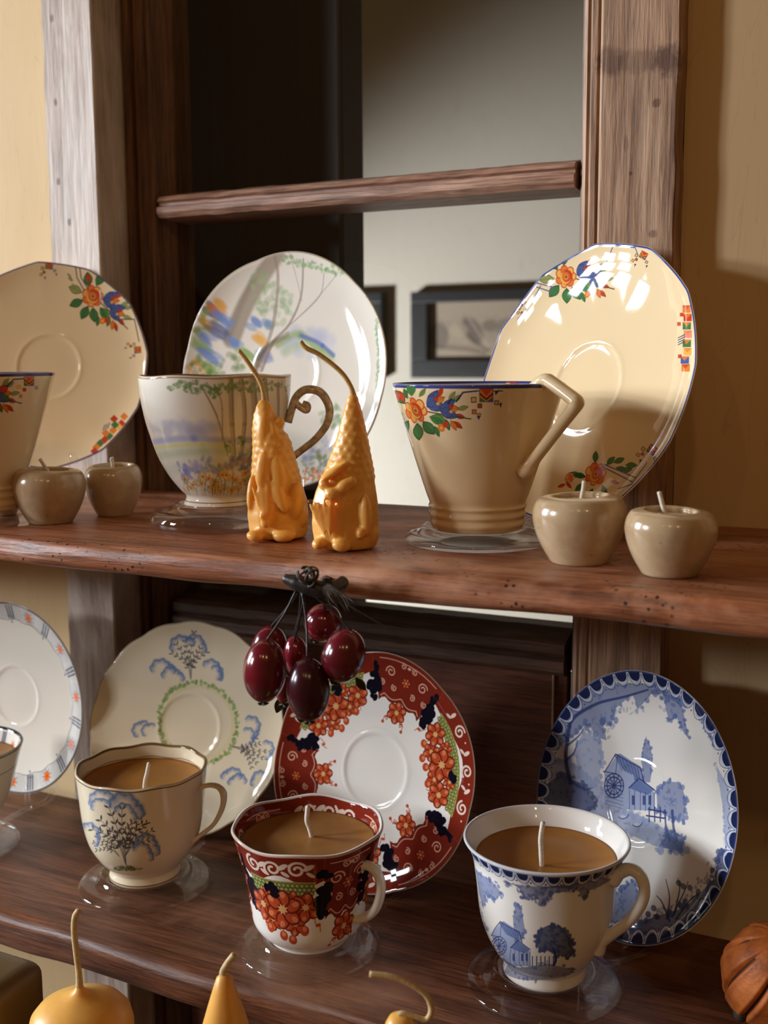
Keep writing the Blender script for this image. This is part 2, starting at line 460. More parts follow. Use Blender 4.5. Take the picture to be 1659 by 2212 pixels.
def leaf(b, x, y, L, ang, c, a=1.0, w=0.36):
    dx, dy = math.cos(ang), math.sin(ang)
    pts = []
    for t in np.linspace(0, 1, 7): pts.append((x + dx * L * t - dy * L * w * math.sin(PI * t) * .5, y + dy * L * t + dx * L * w * math.sin(PI * t) * .5))
    for t in np.linspace(1, 0, 7)[1:-1]: pts.append((x + dx * L * t + dy * L * w * math.sin(PI * t) * .5, y + dy * L * t - dx * L * w * math.sin(PI * t) * .5))
    b.poly(pts, tuple(v * .55 for v in c), a)
    mx, my = x + dx * L * .5, y + dy * L * .5
    b.poly([(mx + (p - mx) * .86, my + (q - my) * .80) for p, q in pts], c, a)
    d = tuple(v * 0.55 for v in c); b.line([(x, y), (x + dx * L * .9, y + dy * L * .9)], L * .05, d, 0.6 * a)


def rose(b, x, y, r, c1=ORG, c2=RED, c3=YEL):
    for k in range(7):
        t = 2 * PI * k / 7; b.ell(x + r * .60 * math.cos(t), y + r * .60 * math.sin(t), r * .46, r * .42, t, c2)
        b.ell(x + r * .58 * math.cos(t), y + r * .58 * math.sin(t), r * .38, r * .34, t, c1 if k % 2 else c3, .95)
    for q, (dx, dy, c) in zip((.72, .62, .54, .44, .36, .26, .18), ((.05, .05, c2), (-.02, .08, c3), (.06, -.02, c2), (0, .03, c1), (.03, .06, c2), (.02, .03, c3), (.02, .02, c2))):
        b.ell(x + dx * r, y + dy * r, r * q, r * q * .95, .4, c)
    b.ell(x + r * .02, y + r * .02, r * .09, r * .09, 0, GRN)


def tulip(b, x, y, r, ang):
    for d, c, q in ((0, ORG, 1.75), (-.5, BLU, 1.7), (.5, BLU, 1.7), (-.22, RED, 1.3), (.22, YEL, 1.2), (-.62, BLU, 1.2), (.62, BLU, 1.2), (0, BLU, 1.0)):
        leaf(b, x, y, r * q, ang + d, c, 1, .5)


def deco(b, x, y, s, ang=0.0, bits=True):
    ca, sa = math.cos(ang), math.sin(ang)
    R = lambda u, v: (x + s * (u * ca - v * sa), y + s * (u * sa + v * ca))
    b.poly([R(-1, -1), R(1, -1), R(1, 1), R(-1, 1)], C(96, 72, 60)); b.poly([R(-.9, -.9), R(.9, -.9), R(.9, .8), R(0, 1), R(-.9, .8)], ORG)
    b.poly([R(-.9, -.9), R(.9, -.9), R(0, .1)], RED); b.line([R(-.9, -.2), R(0, .6), R(.9, -.2)], s * .2, C(70, 50, 40))
    b.poly([R(-1, .2), R(-1, 1), R(0, 1)], GRN); b.poly([R(1, .2), R(1, 1), R(0, 1)], BLU)
    if bits:
        for u, v, q, c in ((-1.7, .9, .42, YEL), (-1.2, 1.9, .36, RED), (-1.9, 2.6, .38, YEL), (1.6, 1.2, .38, C(205, 165, 110))):
            b.poly([R(u - q, v - q), R(u + q, v - q), R(u + q, v + q), R(u - q, v + q)], C(70, 56, 60)); b.poly([R(u - q * .7, v - q * .7), R(u + q * .7, v - q * .7), R(u + q * .7, v + q * .7), R(u - q * .7, v + q * .7)], c)
        b.poly([R(-1.1, 3.2), R(-.6, 3.0), R(-.7, 3.9)], INK); b.poly([R(1.9, 2.0), R(2.4, 1.8), R(2.2, 2.7)], INK)


def spray(b, x, y, r, ang=0.0, rev=1):
    """rose with leaves and two tulips running along direction ang"""
    ca, sa = math.cos(ang), math.sin(ang)
    R = lambda u, v: (x + r * (u * ca - rev * v * sa), y + r * (u * sa + rev * v * ca))
    A = lambda t: ang + rev * t
    for t, u, v, c in ((2.2, -.5, .7, GRN), (1.5, .1, .9, GRN), (.9, .5, .8, GRN), (-1.6, -.2, -.9, GRN), (-2.2, -.7, -.5, GRN), (.35, 1.0, .5, C(84, 140, 70)), (3.0, -.9, .2, LGR)):
        leaf(b, *R(u * 1.1, v * 1.1), r * 1.45, A(t), c, 1, .6)
    for u, v, t, c in ((1.4, .6, .5, GRN), (1.8, .8, .9, GRN), (2.3, .5, .2, RED), (3.2, 1.0, .7, RED), (3.3, .5, .3, RED), (3.0, .9, 1.1, ORG), (1.6, 1.3, 1.2, GRN), (3.6, .1, -.2, LGR), (3.2, -.5, -.6, LGR), (2.9, -.6, -.9, LGR), (2.6, .8, 1.3, GRN), (-.9, -.9, -2.4, RED), (2.0, -.9, -1.1, RED)): leaf(b, *R(u * .92, v), r * 1.0, A(t), c, 1, .42)
    b.line([R(.8, .1), R(4.4, .9)], r * .1, C(90, 70, 50))
    tulip(b, *R(.95, -.25), r * .95, A(-.45)); tulip(b, *R(2.0, .15), r * .9, A(-.12))
    rose(b, x, y, r); b.ell(*R(2.0, 1.5), r * .32, r * .32, 0, ORG); b.ell(*R(2.35, 1.25), r * .25, r * .25, 0, RED); b.ell(*R(2.0, 1.5), r * .12, r * .12, 0, YEL)


# ------------------------------------------------------------------ china: saucers
def saucer_h(t):     # height of the inside face over the well, in radii
    return float(np.interp(t, [0, .27, .30, .325, .35, .5, .7, .8, .87, .93, 1.0], [0, 0, .005, .013, .010, .017, .036, .050, .066, .085, .110]))


def saucer(name, c, yw, ln, R, edge, cvbase, paint, backmat, label, rimcol=None, rimw=0.012, seg=144, group=None):
    c = np.array(c); yw = math.radians(yw); ln = math.radians(ln)
    n = np.array([math.sin(yw) * math.cos(ln), -math.cos(yw) * math.cos(ln), math.sin(ln)])
    e1 = np.array([math.cos(yw), math.sin(yw), 0]); e2 = np.cross(n, e1)
    S = 1024; cv = Canvas(S, S, cvbase); k = depth(c) / FPX / (2.1 * R) * S

    def T(x, y):
        d = ray(x, y); h = .11 * R
        for _ in range(4):
            o = c + n * (h - .11 * R); t = ((o - CAM) @ n) / (d @ n); q = CAM + d * t - c
            rr = math.hypot(q @ e1, q @ e2); h = R * saucer_h(min(rr / R, 1.05))
        return ((.5 + (q @ e1) / (2.1 * R)) * S, (.5 + (q @ e2) / (2.1 * R)) * S)
    b = Brush(cv, T, k)

    def P(tr, deg):      # polar position on the saucer, canvas pixels; deg anticlockwise from its right
        a = math.radians(deg); e = edge(a); return ((.5 + tr * e * math.cos(a) / 2.1) * S, (.5 + tr * e * math.sin(a) / 2.1) * S)
    paint(b, cv, P)
    if rimcol: cv.line([P(1.0 - rimw * .6, d) for d in range(0, 361, 2)], rimw * S / 2.1, rimcol)
    m, nt, bs = new_mat(name + '_glaze'); ti = N(nt, 'ShaderNodeTexImage'); ti.image = cv.image(name + '_print'); ti.interpolation = 'Cubic'
    nt.links.new(ti.outputs[0], bs.inputs['Base Color']); bs.inputs['Roughness'].default_value = 0.045; bs.inputs['Specular IOR Level'].default_value = 0.24
    prof = [(0.0001, 0), (.1, 0), (.2, 0), (.27, 0), (.285, .002), (.30, .006), (.31, .011), (.325, .013), (.338, .011), (.355, .010), (.42, .0135), (.5, .017), (.6, .026), (.7, .036), (.76, .044), (.82, .054), (.88, .0685), (.93, .085), (.97, .100), (.99, .109), (1.0, .110)]
    back = [(1.004, .106), (1.0, .098), (.95, .073), (.85, .040), (.7, .014), (.5, -.012), (.38, -.026), (.37, -.040), (.34, -.040), (.33, -.026), (.2, -.024), (0.0001, -.024)]
    pr = prof + back; np_ = len(prof); vs, fs, uv, mi = [], [], [], []
    for (r, h) in pr:
        for q in range(seg):
            a = 2 * PI * q / seg; w = max(0, (r - .5) / .5) ** 1.3; e = 1 + (edge(a) - 1) * w; ripple = (edge(a) - 1) * w * .9
            u, v = r * e * math.cos(a), r * e * math.sin(a); p = c + R * (e1 * u + e2 * v + n * (h - .11 + ripple * .6))
            vs.append(tuple(p)); uv.append((.5 + u / 2.1, .5 + v / 2.1))
    for i in range(len(pr) - 1):
        for q in range(seg):
            q2 = (q + 1) % seg; fs.append((i * seg + q, i * seg + q2, (i + 1) * seg + q2, (i + 1) * seg + q)); mi.append(0 if i < np_ - 1 else 1)
    me = bpy.data.meshes.new('saucer'); me.from_pydata(vs, [], fs); ul = me.uv_layers.new(name='UVMap')
    ul.data.foreach_set('uv', [x for f in fs for vi in f for x in uv[vi]]); me.polygons.foreach_set('material_index', mi); me.update()
    o = link('saucer', me, [m, backmat]); tag(o, label, 'saucer', group)
    return dict(c=c, e1=e1, e2=e2, n=n, R=R, o=o)


def ngon_edge(n, off, k=0.7):
    def f(a):
        s = 2 * PI / n; t = ((a - off) % s) - s / 2; return 1 + k * (math.cos(s / 2) / math.cos(t) - 1) * 1.0 + k * (1 - math.cos(s / 2)) * .5
    return f


def lobe_edge(n, amp, off=0): return lambda a: 1 - amp + amp * abs(math.cos(n * (a - off) / 2)) * 1.0
round_edge = lambda a: 1.0


def paint_A(b, cv, P):
    spray(b, 1222, 598, 24, .05)
    b.line([(1168, 618), (1150, 650), (1118, 690)], 2.5, BLU); b.line([(1160, 612), (1200, 622)], 2.5, BLU); b.line([(1158, 620), (1194, 632)], 2.5, BLU)
    deco(b, 1390, 552, 8, .5); deco(b, 1120, 660, 8, -1.0)
    b.line([(1305, 575), (1325, 530), (1372, 535), (1378, 552)], 2.5, BLU)
    for i, (y, c) in enumerate(((668, ORG), (686, RED), (704, GRN), (722, C(222, 140, 120)), (742, GRN), (760, YEL), (778, BLU), (795, ORG))):
        x = 1484 + (2 if i % 2 else 0) - (i > 5) * 4; b.poly([(x - 10, y - 8), (x + 8, y - 8), (x + 8, y + 8), (x - 10, y + 8)], c); b.poly([(x - 10, y - 8), (x + 8, y - 8), (x - 2, y + 2)], ORG if c != ORG else RED, .8)
    for x, y in ((1466, 700), (1468, 770), (1472, 680)): b.poly([(x - 4, y - 4), (x + 4, y - 4), (x + 4, y + 4), (x - 4, y + 4)], RED)
    for k in range(4): b.line([(1464, 745 - k * 5), (1478, 738 - k * 5)], 2, INK)
    deco(b, 1408, 972, 10, .6)
    for t, x, y in ((.3, 1330, 1010), (-.4, 1325, 1000), (2.5, 1262, 1045), (2.0, 1280, 1055), (-1.5, 1285, 1000), (3.5, 1255, 1030), (0, 1350, 1005), (.2, 1240, 1025), (-.8, 1310, 1005), (1.2, 1300, 1048), (-.2, 1340, 1018)): leaf(b, x, y, 26, t, GRN if x > 1250 else C(50, 96, 50), 1, .5)
    rose(b, 1286, 1024, 25); rose(b, 1230, 1032, 11)
    for t, x, y in ((.2, 1318, 1040), (2.8, 1222, 1046), (.9, 1222, 1040)): leaf(b, x, y, 20, t, RED, 1, .4)
    b.line([(1300, 1008), (1366, 1042)], 2.5, BLU); b.line([(1306, 1004), (1372, 1032)], 2.5, BLU); b.line([(1366, 1042), (1396, 1000)], 2.5, BLU); b.line([(1335, 1056), (1366, 1046)], 2.5, BLU)


def paint_C(b, cv, P):
    spray(b, 200, 640, 23, .55)
    b.line([(163, 576), (166, 600), (182, 628)], 2.2, INK); b.line([(172, 578), (175, 600), (190, 624)], 2.2, INK); b.line([(126, 568), (168, 574)], 2.2, INK)
    b.line([(262, 690), (290, 690), (300, 738)], 2.2, INK)
    for t, x, y in ((.9, 145, 590), (1.2, 150, 596), (.5, 146, 600), (1.0, 155, 612)): leaf(b, x, y, 14, t, LGR)
    deco(b, 106, 574, 8, .1); deco(b, 297, 756, 7.5, 1.5)
    for x, y, c in ((268, 900, ORG), (262, 915, RED), (246, 905, RED), (244, 930, ORG), (236, 942, GRN), (228, 936, ORG), (226, 950, RED), (216, 958, GRN), (208, 966, ORG), (204, 975, RED), (256, 922, YEL), (248, 918, GRN)):
        b.poly([(x - 9, y), (x, y - 9), (x + 9, y), (x, y + 9)], c)
    for k in range(3): b.line([(222 + k * 5, 930 - k * 2), (226 + k * 5, 918 - k * 2)], 2, INK)


def foliage(b, x, y, rx, ry, n, c, s=6, a=.5, soft=1.5, seed=1):
    r = np.random.default_rng(seed)
    for _ in range(n):
        t = r.uniform(0, 2 * PI); q = math.sqrt(r.uniform(0, 1)); cc = tuple(np.clip(np.array(c) * r.uniform(.7, 1.2), 0, 1))
        b.ell(x + rx * q * math.cos(t), y + ry * q * math.sin(t), s * r.uniform(.5, 1.3), s * r.uniform(.4, .9), r.uniform(0, PI), cc, a, soft)


LAV, SKY, MEAD = C(140, 150, 190), C(120, 145, 195), C(150, 175, 110)


def paint_B(b, cv, P):
    foliage(b, 660, 740, 60, 30, 50, C(195, 196, 214), 18, .25, 10, 3)
    b.curve([(500, 730), (530, 660), (570, 590), (600, 548)], 46, C(140, 120, 98), .7, 9, 34)
    b.curve([(492, 735), (520, 660), (548, 600)], 16, C(120, 104, 88), .3, 10, 12)
    r = np.random.default_rng(4)
    for x, y, L, c in ((445, 672, 60, BLU), (455, 668, 50, ORG), (465, 690, 70, SKY), (440, 700, 50, YEL), (455, 712, 70, BLU), (430, 730, 60, SKY), (420, 750, 70, MEAD), (440, 770, 80, SKY), (430, 800, 90, MEAD), (500, 740, 40, SKY), (470, 655, 40, YEL), (540, 700, 40, SKY), (550, 730, 50, YEL), (570, 700, 30, SKY), (520, 760, 60, MEAD), (560, 770, 50, LAV)):
        for j in range(4): b.ell(x + r.uniform(-8, 8) + L * .2, y + r.uniform(-7, 7), L * .42, 8, .62 + r.uniform(-.3, .3), c, .55, 4)
    foliage(b, 440, 690, 25, 40, 26, C(150, 160, 90), 8, .5, 4, 5); foliage(b, 420, 800, 22, 24, 26, YEL, 6, .6, 3, 6); foliage(b, 470, 790, 60, 30, 40, C(110, 140, 70), 8, .4, 4, 7)
    foliage(b, 595, 660, 40, 50, 50, C(150, 180, 130), 9, .35, 4, 8); foliage(b, 560, 620, 20, 40, 24, C(160, 180, 130), 8, .35, 4, 9)
    b.curve([(590, 540), (600, 600), (590, 700), (560, 790)], 7, C(160, 140, 130), .7, 2.5, 10)
    b.curve([(655, 560), (650, 640), (625, 700), (590, 740), (565, 800)], 4, C(150, 130, 125), .75, 2, 8)
    b.curve([(700, 590), (690, 640), (640, 690), (622, 705)], 2.5, C(165, 145, 150), .7, 1.5)
    b.curve([(730, 590), (680, 650), (635, 695)], 2, C(170, 150, 160), .7, 1.5)
    b.curve([(625, 545), (640, 600), (652, 650)], 2, C(165, 148, 140), .6, 1.5)
    for x in range(612, 755, 6): foliage(b, x, 556 + (x - 610) ** 1.35 * .04 + r.uniform(-5, 12), 5, 5, 4, C(150, 182, 130), 4.5, .55, 2, x)
    b.curve([(600, 745), (640, 722), (680, 745), (715, 768)], 16, MEAD, .7, 9); b.curve([(615, 760), (660, 745), (715, 780)], 20, C(180, 198, 140), .5, 12)
    b.curve([(650, 725), (690, 742), (720, 768)], 9, C(96, 118, 190), .75, 5); b.curve([(620, 722), (560, 765), (550, 800)], 12, C(150, 140, 110), .6, 5)
    for y in range(690, 860, 7): foliage(b, 818 - abs(y - 770) * .06, y, 3, 4, 3, C(140, 172, 126), 4, .5, 2, y)
    foliage(b, 720, 900, 30, 24, 40, C(120, 150, 90), 8, .4, 4, 11); foliage(b, 700, 985, 45, 40, 60, LAV, 9, .3, 5, 12); foliage(b, 690, 1010, 40, 35, 50, C(120, 140, 80), 6, .45, 3, 13); foliage(b, 675, 1030, 28, 20, 26, ORG, 5, .7, 2, 14)


def cloud(b, x, y, s, ang=0.0, flip=1, c=C(96, 124, 170)):
    ca, sa = math.cos(ang), math.sin(ang)
    pts = [(-1.0, .45), (-.95, -.15), (-.35, -.55), (.25, -.45), (.55, -.1), (.95, .05), (1.0, .6)]
    R = lambda p: (x + s * (p[0] * flip * ca - p[1] * sa), y + s * (p[0] * flip * sa + p[1] * ca))
    for i in range(len(pts) - 1):
        p, q = np.array(pts[i]), np.array(pts[i + 1]); m = (p + q) / 2; nrm = np.array([(q - p)[1], -(q - p)[0]]); m = m + nrm * .32
        b.curve([R(p), R(m), R(q)], s * .15, c, .9, s * .12)
        b.curve([R(p * .86), R(m * .84), R(q * .86)], s * .34, c, .4, s * .34)


def sprig(b, x, y, s, ang, n=9, c=C(92, 88, 92), seed=0):
    r = np.random.default_rng(seed)
    for k in range(6):
        a = ang + (k - 2.5) * .34; L = s * (1 if k in (2, 3) else .82) * r.uniform(.85, 1.1); pts = [(x, y), (x + math.cos(ang) * L * .4 + math.cos(a) * L * .15, y + math.sin(ang) * L * .4 + math.sin(a) * L * .15), (x + math.cos(ang) * L * .35 + math.cos(a) * L * .65, y + math.sin(ang) * L * .35 + math.sin(a) * L * .65)]
        cp = catmull(pts, 6); b.line([tuple(p) for p in cp], s * .014, c, .7)
        for t in range(4, len(cp), 2):
            for sd in (-1, 1): leaf(b, cp[t][0], cp[t][1], s * .105, a + sd * .7, c, .8, .36)


def paint_E(b, cv, P):
    r = np.random.default_rng(2)
    for k in range(150):
        t = 2 * PI * k / 150; x = 428 + 84 * math.cos(t) * (1) + 6 * math.sin(t); y = 1562 + 88 * math.sin(t)
        b.ell(x + r.uniform(-4, 4), y + r.uniform(-4, 4), r.uniform(3, 6), r.uniform(2, 4), r.uniform(0, 3), C(126, 158, 78) if r.random() < .75 else C(96, 134, 66), .7, 2)
        b.ell(428 + 76 * math.cos(t), 1562 + 80 * math.sin(t), 5, 5, 0, C(206, 196, 120), .15, 5)
    sprig(b, 412, 1468, 92, -1.62, seed=1)
    cloud(b, 392, 1388, 24, -.35); cloud(b, 426, 1388, 22, .45, 1); cloud(b, 352, 1440, 24, 0); cloud(b, 374, 1456, 22, .1); cloud(b, 462, 1444, 22, .7); cloud(b, 472, 1452, 16, .9)
    sprig(b, 500, 1612, 78, .25, seed=2); cloud(b, 548, 1570, 22, 1.2); cloud(b, 540, 1588, 16, 1.1); cloud(b, 500, 1672, 20, 0.1, -1); cloud(b, 512, 1684, 18, 0, -1); cloud(b, 556, 1680, 18, -.5, -1); cloud(b, 580, 1620, 18, 1.4)
    sprig(b, 330, 1622, 60, 2.6, seed=3); cloud(b, 300, 1572, 18, -1.0); cloud(b, 318, 1574, 15, -.9); cloud(b, 262, 1640, 18, -1.4)


def paint_D(b, cv, P):
    for d in range(0, 361, 2): pass
    cv.line([P(.905, d) for d in range(0, 361, 2)], 84, C(196, 192, 186), .6, 3)
    cv.line([P(.815 + .008 * math.sin(math.radians(d * 22)), d) for d in range(0, 361, 1)], 2.6, C(60, 66, 80))
    for k in range(22):
        d = k * 360 / 22 + 8
        if k % 2:
            for j in (-2.2, 0, 2.2): cv.line([P(.83, d + j), P(.965, d + j)], 9, C(48, 58, 80), .95, 1.5)
            cv.line([P(.85, d - 3.2), P(.85, d + 3.2)], 2.5, C(58, 68, 88)); cv.ell(*P(.79, d), 6, 6, 0, C(120, 130, 150))
        else:
            p = P(.895, d)
            for q in range(9):
                t = q * 2 * PI / 9; cv.line([p, (p[0] + 36 * math.cos(t), p[1] + 36 * math.sin(t))], 9, C(50, 50, 62), .9, 1.5, 2)
            for q in range(7):
                t = q * 2 * PI / 7; cv.ell(p[0] + 12 * math.cos(t), p[1] + 12 * math.sin(t), 12, 8, t, C(226, 112, 46))
            cv.ell(p[0], p[1], 6, 6, 0, C(196, 60, 36))


def scroll(cv, p, r, c, w, ph=0, sg=1, turns=1.4):
    cv.line([(p[0] + r * (1 - .75 * t) * math.cos(ph + sg * t * turns * 2 * PI), p[1] + r * (1 - .75 * t) * math.sin(ph + sg * t * turns * 2 * PI)) for t in np.linspace(0, 1, 26)], w, c, 1, 1.4)


IMR, IMO, IML, NAVY = C(126, 40, 26), C(188, 76, 42), C(226, 176, 150), C(16, 16, 30)


def imari_flower(cv, x, y, r, ph=0):
    for q in range(6):
        t = ph + q * PI / 3; cv.ell(x + r * .62 * math.cos(t), y + r * .62 * math.sin(t), r * .52, r * .45, t, C(112, 38, 24)); cv.ell(x + r * .62 * math.cos(t), y + r * .62 * math.sin(t), r * .41, r * .33, t, IMO)
        cv.ell(x + r * .85 * math.cos(t), y + r * .85 * math.sin(t), r * .2, r * .15, t, C(226, 140, 96), .7)
    cv.ell(x, y, r * .3, r * .3, 0, C(226, 170, 110))
    for q in range(8):
        t = q * PI / 4; cv.ell(x + r * .28 * math.cos(t), y + r * .28 * math.sin(t), r * .07, r * .07, 0, IMR)


def blob(cv, x, y, r, seed, c=NAVY, n=7):
    rr = np.random.default_rng(seed)
    for q in range(n): t = rr.uniform(0, 2 * PI); cv.ell(x + r * .8 * math.cos(t) * rr.random(), y + r * .8 * math.sin(t) * rr.random(), r * rr.uniform(.35, .6), r * rr.uniform(.3, .55), rr.uniform(0, 3), c)


def imari(cv, G, k=1.0, sectors=6, d0=0.0, deep=1.0, full=360.0):
    """G(t, deg): t = 1 at the rim, falling inwards; one pattern for saucer and cup"""
    for i in range(sectors):
        s = full * ((46 if i % 2 == 0 else 74) / 360); a = d0 + full * ((i // 2) * 120 + (46 if i % 2 else 0)) / 360
        g = lambda t, u: G(1 - (1 - t) * deep, a + u * s)
        cv.poly([g(1, u) for u in np.linspace(0, 1, 14)] + [g(.845 - .03 * math.sin(u * PI * 3), u) for u in np.linspace(1, 0, 14)], IMR)
        if i % 2 == 0:      # scrolled medallion between two navy blobs
            cv.poly([g(1, u) for u in np.linspace(.02, .98, 12)] + [g(.64 - .05 * abs(math.cos(u * PI * 3)), u) for u in np.linspace(.94, .06, 14)], C(122, 40, 28))
            cv.line([g(.66 - .04 * abs(math.cos(u * PI * 3)), u) for u in np.linspace(.9, .1, 24)], 4 * k, IML, .9); cv.line([g(.955, u) for u in np.linspace(.1, .9, 9)], 4 * k, IML, .9)
            for u, sg in ((.25, 1), (.75, -1)): scroll(cv, g(.85, u), 24 * k, IML, 5 * k, 0 if sg > 0 else PI, sg)
            for u, sg, t in ((.33, -1, .72), (.67, 1, .72), (.12, 1, .75), (.88, -1, .75), (.42, 1, .93), (.58, -1, .93)): scroll(cv, g(t, u), 14 * k, IML, 4 * k, 2, sg)
            imari_flower(cv, *g(.80, .5), 18 * k); cv.ell(*g(.93, .5), 9 * k, 6 * k, 0, IML)
            for q, u in enumerate((.03, .97)):
                for t, z in ((.66, 30), (.73, 38), (.80, 30), (.88, 24)): blob(cv, *g(t, u + (.06 if q else -.06) * (t < .75)), z * k, i * 10 + q + int(t * 100))
            imari_flower(cv, *g(.53, .5), 42 * k, .3)
            for sd in (-1, 1):
                cv.line([g(.5, .5 + sd * .12), g(.44, .5 + sd * .2), g(.47, .5 + sd * .27), g(.42, .5 + sd * .3)], 3 * k, IMO); cv.ell(*g(.42, .5 + sd * .3), 7 * k, 7 * k, 0, IMO); cv.ell(*g(.47, .5 + sd * .21), 8 * k, 5 * k, 0, IMO)
        else:               # white scrolls on red, green scale ground, orange blossom
            for u, sg in ((.2, 1), (.45, -1), (.72, 1)):
                scroll(cv, g(.915, u), 28 * k, C(226, 206, 190), 8 * k, u * 9, sg); cv.ell(*g(.93, u + .12), 17 * k, 8 * k, .6, C(226, 206, 190)); cv.ell(*g(.885, u + .14), 14 * k, 6 * k, -.6, C(226, 206, 190)); cv.ell(*g(.94, u - .08), 4 * k, 4 * k, 0, C(226, 206, 190))
            cv.poly([g(.84, u) for u in np.linspace(.1, .92, 12)] + [g(.745, u) for u in np.linspace(.86, .14, 12)], C(160, 152, 88))
            for q in range(15):
                for t in (.765, .79, .815): cv.ell(*g(t, .14 + q * .052 + (t == .79) * .026), 9 * k, 9 * k, 0, C(84, 106, 54), .9); cv.ell(*g(t, .14 + q * .052 + (t == .79) * .026), 5 * k, 5 * k, 0, C(176, 170, 100))
            for t, u, r in ((.72, .64, 30), (.74, .36, 28), (.59, .36, 36), (.58, .66, 36), (.66, .22, 46), (.68, .80, 44), (.66, .51, 58)): imari_flower(cv, *g(t, u), r * k, u * 7)
            for t, u in ((.53, .3), (.50, .5), (.54, .78), (.48, .62)):
                cv.line([g(t + .06, u), g(t, u)], 3 * k, C(150, 70, 40)); cv.ell(*g(t, u), 15 * k, 17 * k, 0, IMO); cv.ell(*g(t + .01, u), 7 * k, 8 * k, 0, C(226, 140, 96), .8)
            for u in (.15, .38, .9): cv.line([g(.62, u), g(.56, u + .03), g(.58, u + .07), g(.53, u + .08)], 3 * k, IMO); cv.ell(*g(.57, u + .05), 9 * k, 5 * k, 0, IMO)
            blob(cv, *g(.78, .4), 26 * k, i); blob(cv, *g(.75, .42), 20 * k, i + 50)


def paint_F(b, cv, P):
    cv.line([P(.36, d) for d in range(0, 361, 3)], 1.5, C(214, 196, 176), .6)
    imari(cv, P, 1.0, 6, 51)


BL1, BL2, BL3 = C(52, 68, 124), C(96, 116, 166), C(150, 165, 200)


def arcs(cv, G, n, k=1.0, full=360.0, d0=0.0, t0=1.0, tt=.085):
    cv.line([G(t0 - .02, d0 + full * q / 180) for q in range(181)], 18 * k, BL1, .95)
    for i in range(n):
        a = d0 + full * (i + .5) / n; h = full / n * .46
        cv.poly([G(t0 - .005, a + h * math.cos(t)) if False else G(t0 - .01 - tt * .8 * math.sin(t), a + h * math.cos(t)) for t in np.linspace(0, PI, 12)], C(34, 44, 84))
        cv.line([G(t0 - .01 - tt * math.sin(t), a + h * math.cos(t)) for t in np.linspace(0, PI, 14)], 7 * k, C(206, 212, 226), 1, 1.3)
        cv.line([G(t0 - .012 - tt * 1.22 * math.sin(t), a + h * 1.05 * math.cos(t)) for t in np.linspace(.1, PI - .1, 14)], 2.2 * k, BL1, 1, 1.2)
        cv.ell(*G(t0 - tt * 1.15, a + h * 1.1), 3 * k, 3 * k, 0, BL1)


def mill(b, x, y, s):
    """transfer-print water mill: gabled house, wheel, low annexe, fence; s = half width"""
    q = lambda u, v: (x + u * s, y + v * s)
    b.poly([q(-.75, .65), q(-.75, -.35), q(-.3, -.95), q(.45, -.45), q(.5, 0), q(1.0, .35), q(1.0, 1.0), q(0, .95)], BL3, .9)
    b.poly([q(-.42, -.95), q(-.2, -1.0), q(.5, -.55), q(.6, -.1), q(-.05, -.4)], BL2, .8)
    for t in np.linspace(0, 1, 8): b.line([q(-.38 + .9 * t, -.93 + .42 * t), q(-.12 + .7 * t, -.42 + .35 * t)], s * .03, BL1, .7)
    b.line([q(-.75, -.35), q(-.36, -.98), q(.5, -.5), q(.62, -.05)], s * .05, BL1, .9); b.line([q(-.8, -.38), q(-.35, -.3), q(-.3, -.9)], s * .04, BL1, .8)
    for v in np.linspace(-.25, .75, 9): b.line([q(-.72, v), q(-.1, v + .18)], s * .025, BL1, .55)
    cxw, cyw = q(-.42, .12); r = s * .42
    for t in np.linspace(0, 2 * PI, 13)[:-1]: b.line([(cxw, cyw), (cxw + r * .8 * math.cos(t), cyw + r * math.sin(t))], s * .045, BL1, .9)
    for rr in (1.0, .72): b.line([(cxw + r * .8 * rr * math.cos(t), cyw + r * rr * math.sin(t)) for t in np.linspace(0, 2 * PI, 26)], s * .05, BL1, .9)
    b.poly([q(.1, .2), q(.45, -.15), q(.98, .25), q(.75, .45)], BL2, .9); b.line([q(.1, .2), q(.45, -.15), q(1.0, .28)], s * .05, BL1, .9)
    for u in (.12, .3, .5, .68, .85, .98): b.line([q(u, .25 + u * .15), q(u, .92 + u * .1)], s * .035, BL1, .75)
    for u in (.2, .58, .78): b.poly([q(u, .45), q(u + .1, .47), q(u + .1, .8), q(u, .78)], BL1, .9)
    b.poly([q(.28, -.25), q(.42, -.2), q(.42, -.02), q(.28, -.08)], BL1, .6)


def mass(b, pts, c, seed, n=10, s=16, a=.75, a2=.4):
    b.poly(pts, c, a); r = np.random.default_rng(seed); P = np.array(pts)
    for _ in range(n * 4):
        i = r.integers(len(P)); t = r.random(); p = P[i] * t + P[i - 1] * (1 - t); b.ell(p[0] + r.uniform(-s, s) * .4, p[1] + r.uniform(-s, s) * .4, s * r.uniform(.25, .6), s * r.uniform(.2, .5), r.uniform(0, PI), c, a, 1.5)
    c0 = P.mean(0)
    for _ in range(n * 4):
        i = r.integers(len(P)); p = P[i] * (t := r.random()) + c0 * (1 - t); d = tuple(np.array(c) * r.uniform(.55, 1.35)); b.ell(p[0] + r.uniform(-s, s) * .3, p[1] + r.uniform(-s, s) * .3, s * r.uniform(.15, .5), s * r.uniform(.1, .3), r.uniform(0, PI), d, a2, 1.2)


